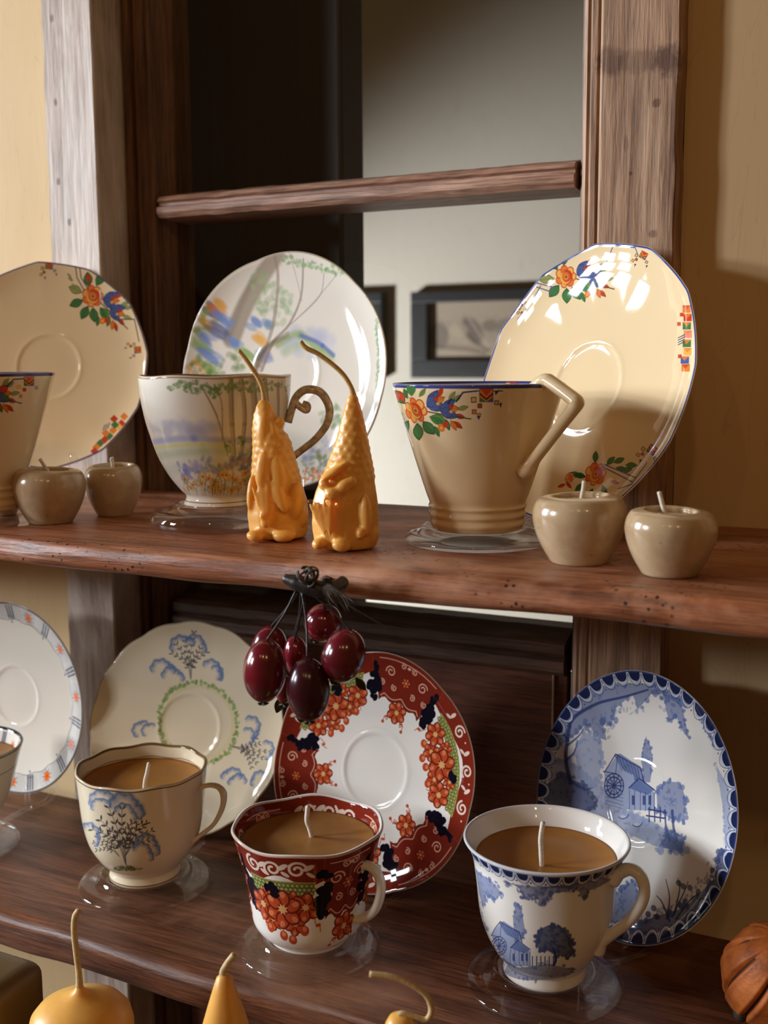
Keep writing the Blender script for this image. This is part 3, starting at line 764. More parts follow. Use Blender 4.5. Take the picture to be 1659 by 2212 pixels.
def paint_G(b, cv, P):
    mass(b, [(1195, 1620), (1200, 1570), (1235, 1530), (1270, 1490), (1330, 1475), (1420, 1478), (1500, 1520), (1480, 1530), (1430, 1500), (1405, 1500), (1380, 1530), (1365, 1500), (1330, 1530), (1320, 1570), (1300, 1555), (1310, 1600), (1285, 1590), (1270, 1560), (1240, 1590)], BL2, 1, 16, 16)
    mass(b, [(1430, 1495), (1470, 1510), (1480, 1560), (1490, 1600), (1475, 1580), (1462, 1545), (1445, 1560), (1438, 1530)], BL2, 2, 8, 10)
    mass(b, [(1500, 1525), (1530, 1570), (1545, 1620), (1520, 1570)], BL2, 9, 6, 8)
    mass(b, [(1260, 1580), (1300, 1600), (1300, 1650), (1290, 1690), (1250, 1680), (1240, 1620)], BL3, 3, 8, 14)
    mass(b, [(1185, 1690), (1190, 1640), (1230, 1640), (1262, 1680), (1300, 1700), (1330, 1740), (1400, 1770), (1450, 1800), (1480, 1840), (1420, 1830), (1330, 1790), (1250, 1770), (1190, 1760)], BL3, 4, 20, 18, .8, .5)
    mass(b, [(1172, 1700), (1210, 1672), (1260, 1695), (1290, 1740), (1250, 1760), (1175, 1755)], C(82, 92, 128), 12, 14, 12, .85, .6)
    b.curve([(1232, 1690), (1222, 1640), (1228, 1580), (1240, 1550), (1290, 1520), (1350, 1505), (1400, 1490)], 12, BL1, .9, 1.5, 4)
    for p in ([(1228, 1600), (1206, 1570), (1198, 1540)], [(1226, 1610), (1250, 1590), (1262, 1572)], [(1232, 1570), (1222, 1545), (1230, 1520)], [(1236, 1690), (1262, 1705), (1280, 1702)], [(1226, 1640), (1240, 1625), (1248, 1600)]): b.curve(p, 6, BL1, .85, 1.2, 2)
    mass(b, [(1388, 1690), (1385, 1630), (1394, 1595), (1402, 1600), (1410, 1640), (1404, 1690)], BL2, 5, 6, 8)
    mass(b, [(1420, 1750), (1418, 1710), (1434, 1688), (1470, 1690), (1482, 1730), (1478, 1775), (1450, 1770)], BL2, 6, 10, 12)
    mill(b, 1352, 1690, 62)
    for x in (1436, 1452): b.curve([(x, 1752), (x + 3, 1790), (x + 10, 1815)], 7, BL1, .85, 1.5)
    b.line([(1400, 1748), (1440, 1756)], 3, BL1); b.line([(1396, 1762), (1436, 1768)], 3, BL1)
    for x in (1402, 1414, 1426): b.line([(x, 1744), (x, 1775)], 3, BL1)
    mass(b, [(1440, 1790), (1480, 1810), (1470, 1840), (1430, 1830)], BL2, 8, 8, 9)
    for x, y in ((1345, 1765), (1375, 1782)): b.ell(x, y, 9, 4, .1, C(200, 208, 226)); b.curve([(x - 9, y), (x, y + 4), (x + 10, y), (x + 12, y - 6)], 1.8, BL1)
    mass(b, [(1300, 1960), (1340, 1920), (1372, 1900), (1380, 1940), (1350, 1990), (1310, 2010)], BL2, 10, 14, 12)
    mass(b, [(1330, 2010), (1400, 1985), (1480, 1960), (1540, 1900), (1555, 1840), (1570, 1850), (1550, 1930), (1490, 1990), (1400, 2022)], C(74, 88, 132), 11, 22, 16, .85, .5)
    mass(b, [(1545, 1650), (1572, 1700), (1580, 1800), (1566, 1840), (1560, 1740)], BL3, 13, 8, 8)
    for p in ([(1440, 1985), (1446, 1940), (1438, 1900)], [(1452, 1980), (1476, 1930), (1486, 1905)], [(1460, 1985), (1490, 1945), (1510, 1930)], [(1446, 1990), (1430, 1950), (1418, 1935)], [(1456, 1975), (1468, 1920), (1464, 1898)]): b.curve(p, 5, C(40, 50, 88), .9, 1.2, 2)
    for x, y in ((1476, 1915), (1490, 1918), (1466, 1908), (1412, 1962), (1400, 1975), (1420, 1980)): b.ell(x, y, 8, 6, .5, C(40, 50, 88), .8)
    arcs(cv, P, 44, 1.0)


SA = saucer('saucer_deco', (-0.1870, 0.6355, 0.0877), -28.5, 16.7, 0.084, ngon_edge(12, .12, .55), IVORY, paint_A, M['ivory'], 'ivory angular saucer with blue rim and rose sprays, right of the upper shelf', C(58, 72, 140), group='saucers propped on the upper shelf')
SB = saucer('saucer_landscape', (-0.4072, 0.6646, 0.0930), -.7, 7.3, 0.0831, lobe_edge(6, .018, .3), BONE, paint_B, M['bone'], 'round white saucer painted with a soft woodland landscape and gilt edge, behind the gnome candles', C(176, 150, 120), 0.008, group='saucers propped on the upper shelf')
SC = saucer('saucer_deco_left', (-0.5968, 0.640, 0.0986), 22.3, 11.1, 0.078, ngon_edge(12, .1, .55), IVORY, paint_C, M['ivory'], 'ivory saucer with orange rose spray cut off by the left edge, on the upper shelf', C(70, 76, 130), group='saucers propped on the upper shelf')
SD = saucer('saucer_starburst', (-0.628, 0.6176, -0.1566), -1.5, 2.6, 0.0749, round_edge, BONE, paint_D, M['bone'], 'cream saucer with a border of grey bars and orange starbursts, lower shelf far left', C(40, 40, 48), 0.014, group='saucers propped on the lower shelf')
SE = saucer('saucer_cloud', (-0.4753, 0.6352, -0.1633), 9.9, 17.9, 0.07725, lobe_edge(16, .014), CREAM, paint_E, M['cream'], 'cream scalloped saucer with blue clouds and a green wreath round its well', C(140, 116, 78), 0.007, group='saucers propped on the lower shelf')
SF = saucer('saucer_imari', (-0.3137, 0.6130, -0.1625), -6.5, 14.0, 0.077, lobe_edge(6, .022, .4), WHITE, paint_F, M['white'], 'white saucer with rust red, orange and navy floral border, behind the hanging berries', C(150, 100, 70), 0.008, group='saucers propped on the lower shelf')
SG = saucer('saucer_blue_mill', (-0.1481, 0.6244, -0.1592), -31.1, 14.4, 0.078, round_edge, WHITE, paint_G, M['white'], 'white saucer printed in blue with a water mill, right of the lower shelf', C(60, 74, 130), 0.01, group='saucers propped on the lower shelf')


# ------------------------------------------------------------------ china: cups
class Cup:
    """rows: [(photo row of the ring centre, half width in photo pixels)] from rim to foot"""
    def __init__(s, ax, yfoot, zfoot, rows, foot, thick=0.0022, base=IVORY, modfn=None, scale=1.0):
        s.ax = ax; s.zf = zfoot; p = on_z(ax, yfoot, zfoot); s.c = p; s.dp = depth(p)
        d = (CAM - p)[:2]; d /= np.linalg.norm(d); s.cd = d; s.rd = np.array([-d[1], d[0]])   # towards camera, to its right
        s.ang0 = math.atan2(d[1], d[0]); s.base = base; s.modfn = modfn
        pr = []
        for y, hw in rows:
            z = s.z_of_row(y); q = np.array([p[0], p[1], z]); pr.append((hw * depth(q) / FPX * scale, z - zfoot))
        s.outer = pr[::-1]; s.th = thick
        # refine the profile with a smooth curve
        s.prof = [tuple(q) for q in catmull(s.outer, 5)]; s.H = s.prof[-1][1]; s.foot = foot

    def z_of_row(s, y):
        lo, hi = s.zf - .02, s.zf + .15
        for _ in range(40):
            m = (lo + hi) / 2
            if proj((s.c[0], s.c[1], m))[1] > y: lo = m
            else: hi = m
        return (lo + hi) / 2

    def setup_canvas(s, w=1536, h=768):
        s.cv = Canvas(w, h, s.base); s.w, s.h = w, h
        s.zs = np.array([q[1] for q in s.prof]); s.rs = np.array([q[0] for q in s.prof])
        L = np.r_[0, np.cumsum(np.hypot(np.diff(s.rs), np.diff(s.zs)))]; s.Ls = L; s.mpp = 2 * PI * .9 * s.rs.max() / w
        s.vout = L[-1] / s.mpp          # canvas rows used by the outside
        s.vin = min(h - s.vout - 4, s.vout)

    def T(s, x, y, inner=False):
        for _ in range(14):
            r = s.T1(x, y, inner)
            if r is not None: return r
            x += 5 if x < s.ax else -5
        return None

    def T1(s, x, y, inner=False):
        d = ray(x, y); t0 = s.dp
        ts = np.linspace(t0 - .075, t0 + .075, 500); p = CAM + ts[:, None] * d; z = p[:, 2] - s.zf
        rad = np.hypot(p[:, 0] - s.c[0], p[:, 1] - s.c[1]); ok = (z > -.001) & (z < s.H + .0005)
        f = rad - np.interp(z, s.zs, s.rs)
        if not inner: idx = np.where(ok & (f < 0))[0]; i = idx[0] if len(idx) else None
        else: idx = np.where(ok & (f < 0))[0]; i = idx[-1] if len(idx) else None
        if i is None: return None
        q = p[i, :2] - s.c[:2]; a = math.atan2(q[1], q[0]) - s.ang0; a = (a + PI) % (2 * PI) - PI
        l = np.interp(z[i], s.zs, s.Ls) / s.mpp
        if inner: return ((.5 + a / (2 * PI)) * s.w, s.vout + 4 + (s.vout - l))
        return ((.5 + a / (2 * PI)) * s.w, l)

    def brush(s): return Brush(s.cv, s.T, s.dp / FPX / s.mpp)
    def brush_in(s): return Brush(s.cv, lambda x, y: s.T(x, y, True), s.dp / FPX / s.mpp)

    def O(s, t, deg): return ((deg / 360 % 1.0) * s.w if False else deg / 360 * s.w, t * s.vout)     # outside: t 1 at rim, deg 0..360
    def I(s, t, deg): return (deg / 360 * s.w, s.vout + 4 + (1 - t) * s.vout)

    def build(s, name, mat_in, label, group, cat='teacup', rough=.05):
        root = empty('teacup', (s.c[0], s.c[1], s.zf), label, cat, group); s.root = root
        m, nt, bs = new_mat(name + '_glaze'); ti = N(nt, 'ShaderNodeTexImage'); ti.image = s.cv.image(name + '_print'); ti.interpolation = 'Cubic'; ti.extension = 'EXTEND'
        nt.links.new(ti.outputs[0], bs.inputs['Base Color']); bs.inputs['Roughness'].default_value = rough; bs.inputs['Specular IOR Level'].default_value = 0.24
        V = lambda px: px / s.h
        H = s.H; th = s.th
        pr, uv, mi = [], [], []
        r0_, = (s.prof[0][0],)
        foot = [(.0001, .0026), (r0_ * .80, .0026), (r0_ * .84, .0004), (r0_ * .9, 0)]
        for r, z in foot: pr.append((r, z)); uv.append(0); mi.append(1)
        for (r, z), l in zip(s.prof, s.Ls): pr.append((r, z)); uv.append(V(l / s.mpp)); mi.append(0)
        rr, zz = s.prof[-1]
        pr.append((rr - th * .15, zz + th * .35)); uv.append(V(s.vout + 1)); mi.append(0)
        pr.append((rr - th * .6, zz + th * .4)); uv.append(V(s.vout + 3)); mi.append(0)
        wall = [(r, z, l) for (r, z), l in zip(s.prof, s.Ls) if z > s.H * .22][::-1]
        for r, z, l in wall: pr.append((max(r - th, .001), z)); uv.append(V(min(s.h - 1, s.vout + 4 + (s.vout - l / s.mpp)))); mi.append(0)
        pr.append((.0001, wall[-1][1] - .004)); uv.append(uv[-1]); mi.append(1)
        mi[len(foot) - 1] = 1
        mf = (lambda th_, i, r, z: s.modfn(th_, r, z, s.H)) if s.modfn else None
        s.body = lathe('cup_body', pr, s.c[:2].tolist() + [s.zf], [m, mat_in], root, 120, uv, mf, s.ang0, mi)
        return root

    def handle(s, pts, deg, rad, mat, flat=1.3, sub=None):
        a = math.radians(deg); h = s.cd * math.cos(a) + s.rd * math.sin(a)      # horizontal direction of the handle
        nrm = np.array([-h[1], h[0], 0]); out = []
        for x, y in pts:
            d = ray(x, y); t = ((np.array([s.c[0], s.c[1], 0]) - CAM) @ nrm) / (d @ nrm); out.append(CAM + d * t)
        bm = tube_bm(out, rad, 14, flat, nrm); return from_bm('handle', bm, mat, s.root), out

    def wax(s, zrow, mat, wick, lift=0.0, wr=.0011):
        z = s.z_of_row(zrow) - s.zf; r = float(np.interp(z, s.zs, s.rs)) - s.th - .0001
        o = lathe('candle_wax', [(r * .9, z - .008), (r, z - .003), (r * .998, z + .0006), (r * .97, z), (r * .6, z - .0002), (r * .2, z + .0002), (.0001, z + .0004)], (s.c[0], s.c[1], s.zf), mat, s.root, 64)
        P = [];
        base = on_z(*wick[0], s.zf + z)
        for x, y in wick:
            d = ray(x, y); t = np.linalg.norm((base - CAM)[:2]) / np.linalg.norm(d[:2]); P.append(CAM + d * t)
        P[0] = P[0] - np.array([0, 0, .003])
        w = from_bm('wick', tube_bm(P, wr, 8), M['wick'], None); w.parent = o
        w.data.transform(Matrix.Translation(-Vector((s.c[0], s.c[1], s.zf))))
        return o


ZU, ZL = 0.008, -0.232


def lobes(n, ar, az, ph=0):
    def f(th, r, z, H):
        w = max(0, z / H) ** 3; c = math.cos(n * (th - ph)); return r * (1 + ar * w * c), z + az * w * c
    return f


# brown art-deco cup, right of the upper shelf
ROWS2 = [(830, 187), (914, 160), (986, 137), (1058, 113), (1082, 104), (1090, 106), (1098, 102), (1108, 104), (1116, 100), (1126, 102), (1134, 98), (1140, 96)]
K2 = Cup(1031, 1140, ZU, ROWS2, 96); K2.setup_canvas()


def paint_K2(k):
    b = k.brush()
    k.cv.line([k.O(.992, d) for d in (0, 360)], 9, C(58, 68, 132)); k.cv.line([k.I(1.0, d) for d in (0, 360)], 6, C(58, 68, 132))
    spray(b, 897, 887, 27, -.05)
    for t, x, y, c in ((-1.8, 872, 870, RED), (-1.9, 880, 862, GRN), (-.9, 905, 858, C(110, 130, 70)), (-1.4, 860, 868, RED)): leaf(b, x, y, 24, t, c, 1, .45)
    b.line([(968, 872), (975, 862)], 3, INK); b.line([(985, 868), (1000, 848), (1030, 845)], 3, INK); b.line([(1030, 845), (1085, 845)], 2, INK)
    deco(b, 1050, 854, 15, 0, False)
    for x, y, c, q in ((1023, 864, YEL, 6), (1036, 877, RED, 5), (1024, 890, ORG, 5), (1072, 870, C(205, 165, 110), 5), (1034, 897, C(205, 165, 110), 4)):
        b.poly([(x - q, y - q), (x + q, y - q), (x + q, y + q), (x - q, y + q)], C(80, 60, 60)); b.poly([(x - q * .7, y - q * .7), (x + q * .7, y - q * .7), (x + q * .7, y + q * .7), (x - q * .7, y + q * .7)], c)
    b.poly([(1030, 900), (1037, 898), (1034, 908)], INK); b.poly([(1078, 872), (1084, 870), (1081, 882)], INK); b.poly([(1068, 846), (1080, 842), (1070, 854)], INK)
    bi = k.brush_in()
    bi.ell(1110, 829, 16, 3, 0, RED, .9); bi.ell(1100, 829, 6, 3, 0, YEL, .9); bi.ell(1180, 828, 14, 3, 0, GRN, .6)


paint_K2(K2)
K2.build('deco_cup', M['ivory'], 'tall ivory conical teacup with orange rose spray and angular handle, right on the upper shelf', 'teacups on the upper shelf')
K2.handle([(1150, 850), (1162, 836), (1172, 825), (1182, 822), (1192, 827), (1225, 851), (1238, 861), (1245, 868), (1243, 876), (1232, 892), (1195, 940), (1160, 985), (1148, 1000), (1140, 1012), (1132, 1018)], 47, [.0046, .0042, .0038, .0037, .0036, .0036, .0037, .0038, .0036, .0033, .0031, .0031, .0036, .0046, .005], M['ivory'], 1.2)

# its twin, cut by the left edge
K0 = Cup(-40, 1100, ZU, [(808 + (y - 830) * .93, hw * .90) for y, hw in ROWS2], 90); K0.setup_canvas()
b0 = K0.brush()
K0.cv.line([K0.O(.992, d) for d in (0, 360)], 8, C(58, 58, 110)); K0.cv.line([K0.I(1.0, d) for d in (0, 360)], 6, C(58, 68, 132))
spray(b0, -60, 850, 24, 0); b0.line([(12, 838), (28, 820), (52, 818)], 2.5, INK); deco(b0, 62, 823, 11, 0, False)
for x, y, c, q in ((40, 836, YEL, 5), (52, 842, RED, 4), (44, 856, ORG, 4), (78, 838, C(190, 150, 110), 4)): b0.poly([(x - q, y - q), (x + q, y - q), (x + q, y + q), (x - q, y + q)], c)
b0.ell(6, 840, 10, 6, 0, RED); b0.ell(12, 858, 8, 5, .5, GRN)
K0.build('deco_cup_left', M['ivory'], 'ivory conical teacup cut off by the left edge, behind the small stoneware pots', 'teacups on the upper shelf')
K0.handle([(-170, 812), (-200, 806), (-240, 845), (-200, 910), (-150, 985)], -70, .0035, M['ivory'], 1.5)

# landscape cup with gilt handle
K1 = Cup(472, 1091, .0125, [(813, 163), (830, 162), (862, 159), (900, 152), (927, 145), (981, 127), (1024, 104), (1055, 80), (1065, 70), (1072, 68), (1080, 71), (1088, 74), (1091, 73)], 72, base=BONE, modfn=lobes(6, .005, .0004, .5)); K1.setup_canvas()
b = K1.brush(); g = np.random.default_rng(5)
foliage(b, 400, 925, 75, 14, 60, C(190, 190, 212), 13, .3, 8, 1)
b.curve([(325, 955), (400, 948), (500, 952), (560, 950)], 14, C(120, 140, 196), .55, 8); b.curve([(330, 968), (420, 960), (500, 962)], 9, C(206, 206, 110), .65, 6)
b.curve([(330, 985), (420, 976), (520, 975), (560, 985)], 20, C(170, 190, 150), .6, 12); b.curve([(350, 1020), (430, 1000), (520, 1000)], 30, C(196, 206, 180), .5, 16)
for p, w in (([(498, 820), (500, 900), (505, 985)], 10), ([(520, 818), (528, 900), (520, 985)], 9), ([(545, 820), (550, 900), (545, 985)], 13), ([(572, 820), (578, 900), (570, 975)], 9), ([(438, 840), (468, 900), (492, 985)], 3), ([(432, 830), (450, 860), (470, 900)], 2), ([(462, 830), (478, 870), (480, 950)], 2.5), ([(600, 830), (600, 900), (590, 980)], 9)):
    b.curve(p, w, C(168, 146, 128), .7, 3); b.curve([(x + w * .3, y) for x, y in p], w * .35, C(128, 108, 96), .5, 2)
for x in range(365, 640, 7): foliage(b, x, 832 + g.uniform(-6, 14), 6, 6, 4, C(130, 158, 104), 4.5, .6, 2, x)
foliage(b, 415, 842, 20, 8, 18, C(120, 150, 96), 4, .6, 2, 90); foliage(b, 465, 845, 14, 14, 16, C(110, 146, 92), 5, .6, 2, 91)
foliage(b, 495, 965, 10, 14, 12, C(110, 140, 80), 5, .5, 2, 92); foliage(b, 520, 955, 8, 12, 12, C(110, 140, 80), 5, .5, 2, 93)
foliage(b, 470, 1035, 80, 32, 150, C(130, 146, 96), 6, .4, 3, 94); foliage(b, 440, 1005, 60, 16, 40, C(150, 150, 196), 8, .45, 4, 95); foliage(b, 400, 1022, 16, 18, 16, C(140, 140, 196), 8, .6, 3, 96); foliage(b, 530, 1000, 40, 18, 40, C(120, 120, 160), 8, .5, 3, 97)
b.curve([(490, 1010), (530, 995), (560, 985)], 14, C(170, 140, 120), .6, 6)
for _ in range(26):
    x, y = g.uniform(400, 560), g.uniform(1015, 1062)
    for q in range(5): t = q * 2 * PI / 5; b.ell(x + 6 * math.cos(t), y + 5 * math.sin(t), 5, 3, t, C(226, 176, 84), .9)
    b.ell(x, y, 3, 3, 0, C(206, 100, 50))
for _ in range(30): x = g.uniform(405, 560); b.line([(x, 1070), (x + g.uniform(-8, 8), 1035)], 2, C(104, 128, 70), .6)
K1.cv.line([K1.O(.995, d) for d in (0, 360)], 5, C(170, 146, 120)); K1.cv.line([K1.I(1.0, d) for d in (0, 360)], 5, C(150, 120, 90)); K1.cv.line([K1.O(.045, d) for d in (0, 360)], 3, C(120, 84, 56)); K1.cv.line([K1.O(.012, d) for d in (0, 360)], 4, C(120, 84, 56))
K1.build('landscape_cup', M['bone'], 'white teacup painted with a woodland landscape and flowers, with a scrolled gilt handle', 'teacups on the upper shelf')
K1.handle([(622, 912), (630, 885), (640, 858), (660, 842), (688, 845), (705, 864), (712, 890), (704, 920), (680, 950), (652, 972), (628, 990), (614, 1000)], 78, [.0026, .0024, .0024, .0026, .0027, .0026, .0025, .0024, .0023, .0022, .0024, .003], M['gilt'], 1.5)
K1.handle([(636, 868), (650, 880), (662, 886), (664, 876), (654, 872)], 78, .0022, M['gilt'], 1.4)[0]['label'] = 'inward curl of the gilt handle'

# cloud and sprig cup
K4 = Cup(314, 1884, ZL, [(1655, 140), (1670, 138), (1697, 135), (1760, 128), (1805, 117), (1835, 100), (1856, 82), (1865, 73), (1872, 73), (1880, 76), (1884, 76)], 76, base=CREAM, modfn=lobes(9, .006, .0005, .2)); K4.setup_canvas()
b = K4.brush(); sprig(b, 272, 1868, 130, -1.75, seed=5, c=C(84, 80, 84)); sprig(b, 270, 1850, 90, -1.1, seed=6, c=C(84, 80, 84)); sprig(b, 258, 1850, 70, -2.3, seed=8, c=C(84, 80, 84))
cloud(b, 216, 1722, 24, -.4); cloud(b, 212, 1735, 17, -.5); cloud(b, 276, 1738, 34, .25); cloud(b, 274, 1752, 22, .35); cloud(b, 322, 1822, 26, .5); cloud(b, 312, 1838, 22, .5); cloud(b, 200, 1800, 24, .9)
foliage(b, 275, 1876, 30, 5, 60, C(96, 110, 50), 5, .6, 2, 5)
K4.cv.line([K4.O(.99, d) for d in (0, 360)], 6, C(120, 90, 56)); K4.cv.line([K4.I(1.0, d) for d in (0, 360)], 6, C(120, 90, 56)); K4.cv.line([K4.I(.90, d) for d in (0, 360)], 3.5, C(130, 96, 60)); K4.cv.line([K4.O(.015, d) for d in (0, 360)], 5, C(110, 80, 50))
K4.build('cloud_cup', M['cream'], 'cream teacup candle with blue clouds and a grey leafy sprig', 'teacup candles on the lower shelf')
K4.handle([(420, 1745), (420, 1722), (430, 1704), (452, 1696), (472, 1700), (483, 1716), (480, 1745), (462, 1780), (436, 1802), (414, 1820), (402, 1838)], 62, [.0022, .0017, .0015, .0015, .0017, .0021, .0017, .0014, .0014, .0017, .0022], M['cream'], 1.5)
K4.wax(1684, M['cupwax'], [(311, 1712), (313, 1690), (318, 1668), (322, 1648)], wr=.0012)

# imari cup
K5 = Cup(668, 2018, ZL, [(1782, 165), (1800, 158), (1835, 148), (1871, 138), (1912, 130), (1950, 125), (1975, 120), (1994, 108), (2006, 92), (2012, 86), (2018, 84)], 84, base=WHITE, modfn=lobes(6, .007, .0008, .9)); K5.setup_canvas()
o5 = lambda t, d: K5.O(t, (d - 12) % 360 + (0 if True else 0)); i5 = lambda t, d: K5.I(t, d)
for G5, d5 in ((K5.O, 72), (K5.O, -288), (K5.I, 20), (K5.I, -340)): imari(K5.cv, G5, 1.2, 6, d5, 1.45)
K5.cv.line([K5.O(.995, d) for d in (0, 360)], 5, C(190, 160, 140)); K5.cv.line([K5.O(.05, d) for d in (0, 360)], 2.5, C(120, 80, 60))
K5.build('imari_cup', M['white'], 'white teacup candle with rust red and navy floral band, under the berries', 'teacup candles on the lower shelf')
K5.handle([(770, 1888), (782, 1870), (800, 1872), (817, 1890), (823, 1920), (815, 1955), (800, 1975), (778, 1984), (758, 1984), (748, 1992)], 52, [.0032, .0028, .0026, .0026, .0026, .0026, .0026, .0026, .0028, .0034], M['white'], 1.2)
K5.wax(1812, M['cupwax2'], [(676, 1808), (669, 1790), (663, 1772), (665, 1742)], wr=.0014)

# blue mill cup
K6 = Cup(1176, 2094, ZL, [(1810, 179), (1822, 172), (1848, 159), (1900, 150), (1965, 142), (2008, 128), (2040, 111), (2062, 94), (2070, 88), (2078, 88), (2088, 89), (2094, 88)], 88, base=WHITE); K6.setup_canvas()
b = K6.brush()
mass(b, [(1022, 1875), (1060, 1900), (1085, 1930), (1070, 1945), (1050, 1935), (1045, 1960), (1030, 1930)], BL2, 21, 10, 10)
mass(b, [(1090, 1905), (1180, 1915), (1250, 1905), (1230, 1925), (1190, 1930), (1175, 1955), (1150, 1935), (1130, 1940), (1120, 1915)], C(86, 98, 140), 22, 14, 12)
mass(b, [(1200, 1915), (1290, 1895), (1320, 1900), (1270, 1925), (1262, 1945), (1250, 1925)], C(86, 98, 140), 23, 10, 8)
mass(b, [(1030, 1960), (1045, 1990), (1055, 2010), (1040, 2010)], BL2, 24, 6, 7)
mass(b, [(1110, 2015), (1108, 1980), (1114, 1952), (1126, 1960), (1134, 2010), (1130, 2025)], BL2, 25, 8, 9)
mill(b, 1098, 2038, 48)
mass(b, [(1158, 2040), (1160, 2010), (1185, 1998), (1215, 2005), (1232, 2030), (1240, 2060), (1215, 2068), (1190, 2050), (1165, 2052)], C(70, 82, 120), 26, 18, 12, .9, .6)
b.curve([(1196, 2050), (1200, 2072), (1196, 2085)], 7, BL1)
mass(b, [(1060, 2068), (1120, 2090), (1180, 2080), (1240, 2092), (1230, 2106), (1150, 2118), (1090, 2100)], C(86, 98, 140), 27, 16, 9, .7, .5)
for x in range(1150, 1200, 9): b.line([(x, 2066), (x, 2086)], 2.5, BL1)
arcs(K6.cv, K6.O, 34, 1.15, 360, 0, .985, .07)
K6.cv.line([K6.O(.998, d) for d in (0, 360)], 6, C(200, 200, 205))
K6.build('mill_cup', M['white'], 'white teacup candle printed with a blue water mill and tree', 'teacup candles on the lower shelf')
K6.handle([(1322, 1898), (1338, 1884), (1362, 1878), (1383, 1892), (1392, 1922), (1384, 1955), (1358, 1990), (1325, 2015), (1300, 2032), (1288, 2050)], 66, [.005, .0038, .0032, .0031, .003, .003, .003, .003, .0036, .005], M['white'], 1.2)
K6.wax(1848, M['cupwax'], [(1171, 1870), (1169, 1840), (1168, 1810), (1173, 1776)], wr=.0013)

# starburst cup, cut by the left edge
K3 = Cup(-84, 1805, ZL, [(1612, 139), (1640, 130), (1680, 118), (1720, 104), (1750, 88), (1775, 66), (1790, 52), (1800, 56), (1805, 60)], 60, base=BONE); K3.setup_canvas()
for k in range(20):
    d = k * 18
    for j in ((-1.6, 0, 1.6) if k % 2 else ()): K3.cv.line([K3.I(.97, d + j * 1.3), K3.I(.80, d + j * 1.3)], 9, C(90, 104, 130), .85)
    if not k % 2:
        p = K3.I(.88, d)
        for q in range(9): t = q * 2 * PI / 9; K3.cv.line([p, (p[0] + 26 * math.cos(t), p[1] + 26 * math.sin(t))], 6, C(66, 66, 80), .8, 1.5, 2)
        K3.cv.ell(*p, 13, 11, 0, C(226, 112, 46))
K3.cv.line([K3.I(1, d) for d in (0, 360)], 7, C(46, 46, 54)); K3.cv.line([K3.O(.99, d) for d in (0, 360)], 6, C(46, 46, 54)); K3.cv.line([K3.O(.8, d) for d in (0, 360)], 3, C(66, 60, 60))
K3.build('starburst_cup', M['bone'], 'cream teacup candle with grey-barred inner rim, cut by the left edge', 'teacup candles on the lower shelf')
K3.handle([(-200, 1650), (-230, 1650), (-245, 1690), (-210, 1740)], -75, .003, M['bone'], 1.4)
K3.wax(1640, M['cupwax2'], [(-84, 1640), (-82, 1610)], wr=.0012)


# ------------------------------------------------------------------ acrylic display stands
def stand(px, py, zs, rpx, sau, label, group, cup, prongs=((38, .9),)):
    c = np.array([cup.c[0], cup.c[1], zs]); r = rpx * cup.dp / FPX
    rc = cup.prof[0][0]
    root = empty('display_stand', tuple(c), label, 'display stand', group)
    zt = cup.zf - zs
    pr = [(.0001, .0012), (.0001, zt - .0006), (rc * .82, zt - .0006), (rc * .9, zt - .0004), (rc + .0015, zt - .0002), (rc + .003, zt + .0018), (rc + .005, zt + .0022), (rc + .0065, zt + .0005), (rc + .008, zt - .002), (r * .86, zt - .0022), (r * .93, zt - .0026), (r * .98, zt - .0044), (r, .0028), (r * .985, .0008), (r * .93, .0002), (r * .5, .0002), (.0001, .0002)]
    lathe('base_disc', pr[1:], tuple(c), M['acrylic'], root, 96)
    # rear arms that carry the saucer
    bot = sau['c'] - sau['e2'] * sau['R']; n = sau['n']; e1 = sau['e1']
    for sd in (-1, 1):
        p0 = c + np.array([sd * .012, .0, .005]); d = bot + e1 * sd * .026 - c; d[2] = 0; p0 = c + d * (r * .93 / np.linalg.norm(d)) + np.array([0, 0, .003])
        foot_ = bot + e1 * sd * .026; zz = lambda p, z: np.array([p[0], p[1], z])
        front = foot_ + n * .008
        path = [p0, zz(foot_ + n * .012, zs + .0035), zz(foot_ - n * .016 * 1.0, zs + .0035), foot_ - n * .020 + sau['e2'] * .018, foot_ - n * .0165 + sau['e2'] * .05]
        from_bm('saucer_arm', tube_bm(path, .0017, 8, 1.6), M['acrylic'], root)
        hk = [zz(foot_ + n * .006, zs + .003), zz(foot_ + n * .0075, zs + .010), foot_ + n * .007 + sau['e2'] * .011]
        from_bm('saucer_hook', tube_bm(hk, .0016, 8, 1.8), M['acrylic'], root)
    for dg, hh in prongs:
        a = math.radians(dg); h = cup.cd * math.cos(a) + cup.rd * math.sin(a); h = np.array([h[0], h[1], 0]); t_ = np.array([-h[1], h[0], 0])
        q = c + h * (rc + .0095)
        from_bm('prong', tube_bm([q + h * .002 + [0, 0, .003], q + h * .002 + [0, 0, .009], q + h * .0005 + [0, 0, .0155 * hh]], [.0024, .0022, .0014], 10, 2.0, t_), M['acrylic'], root)


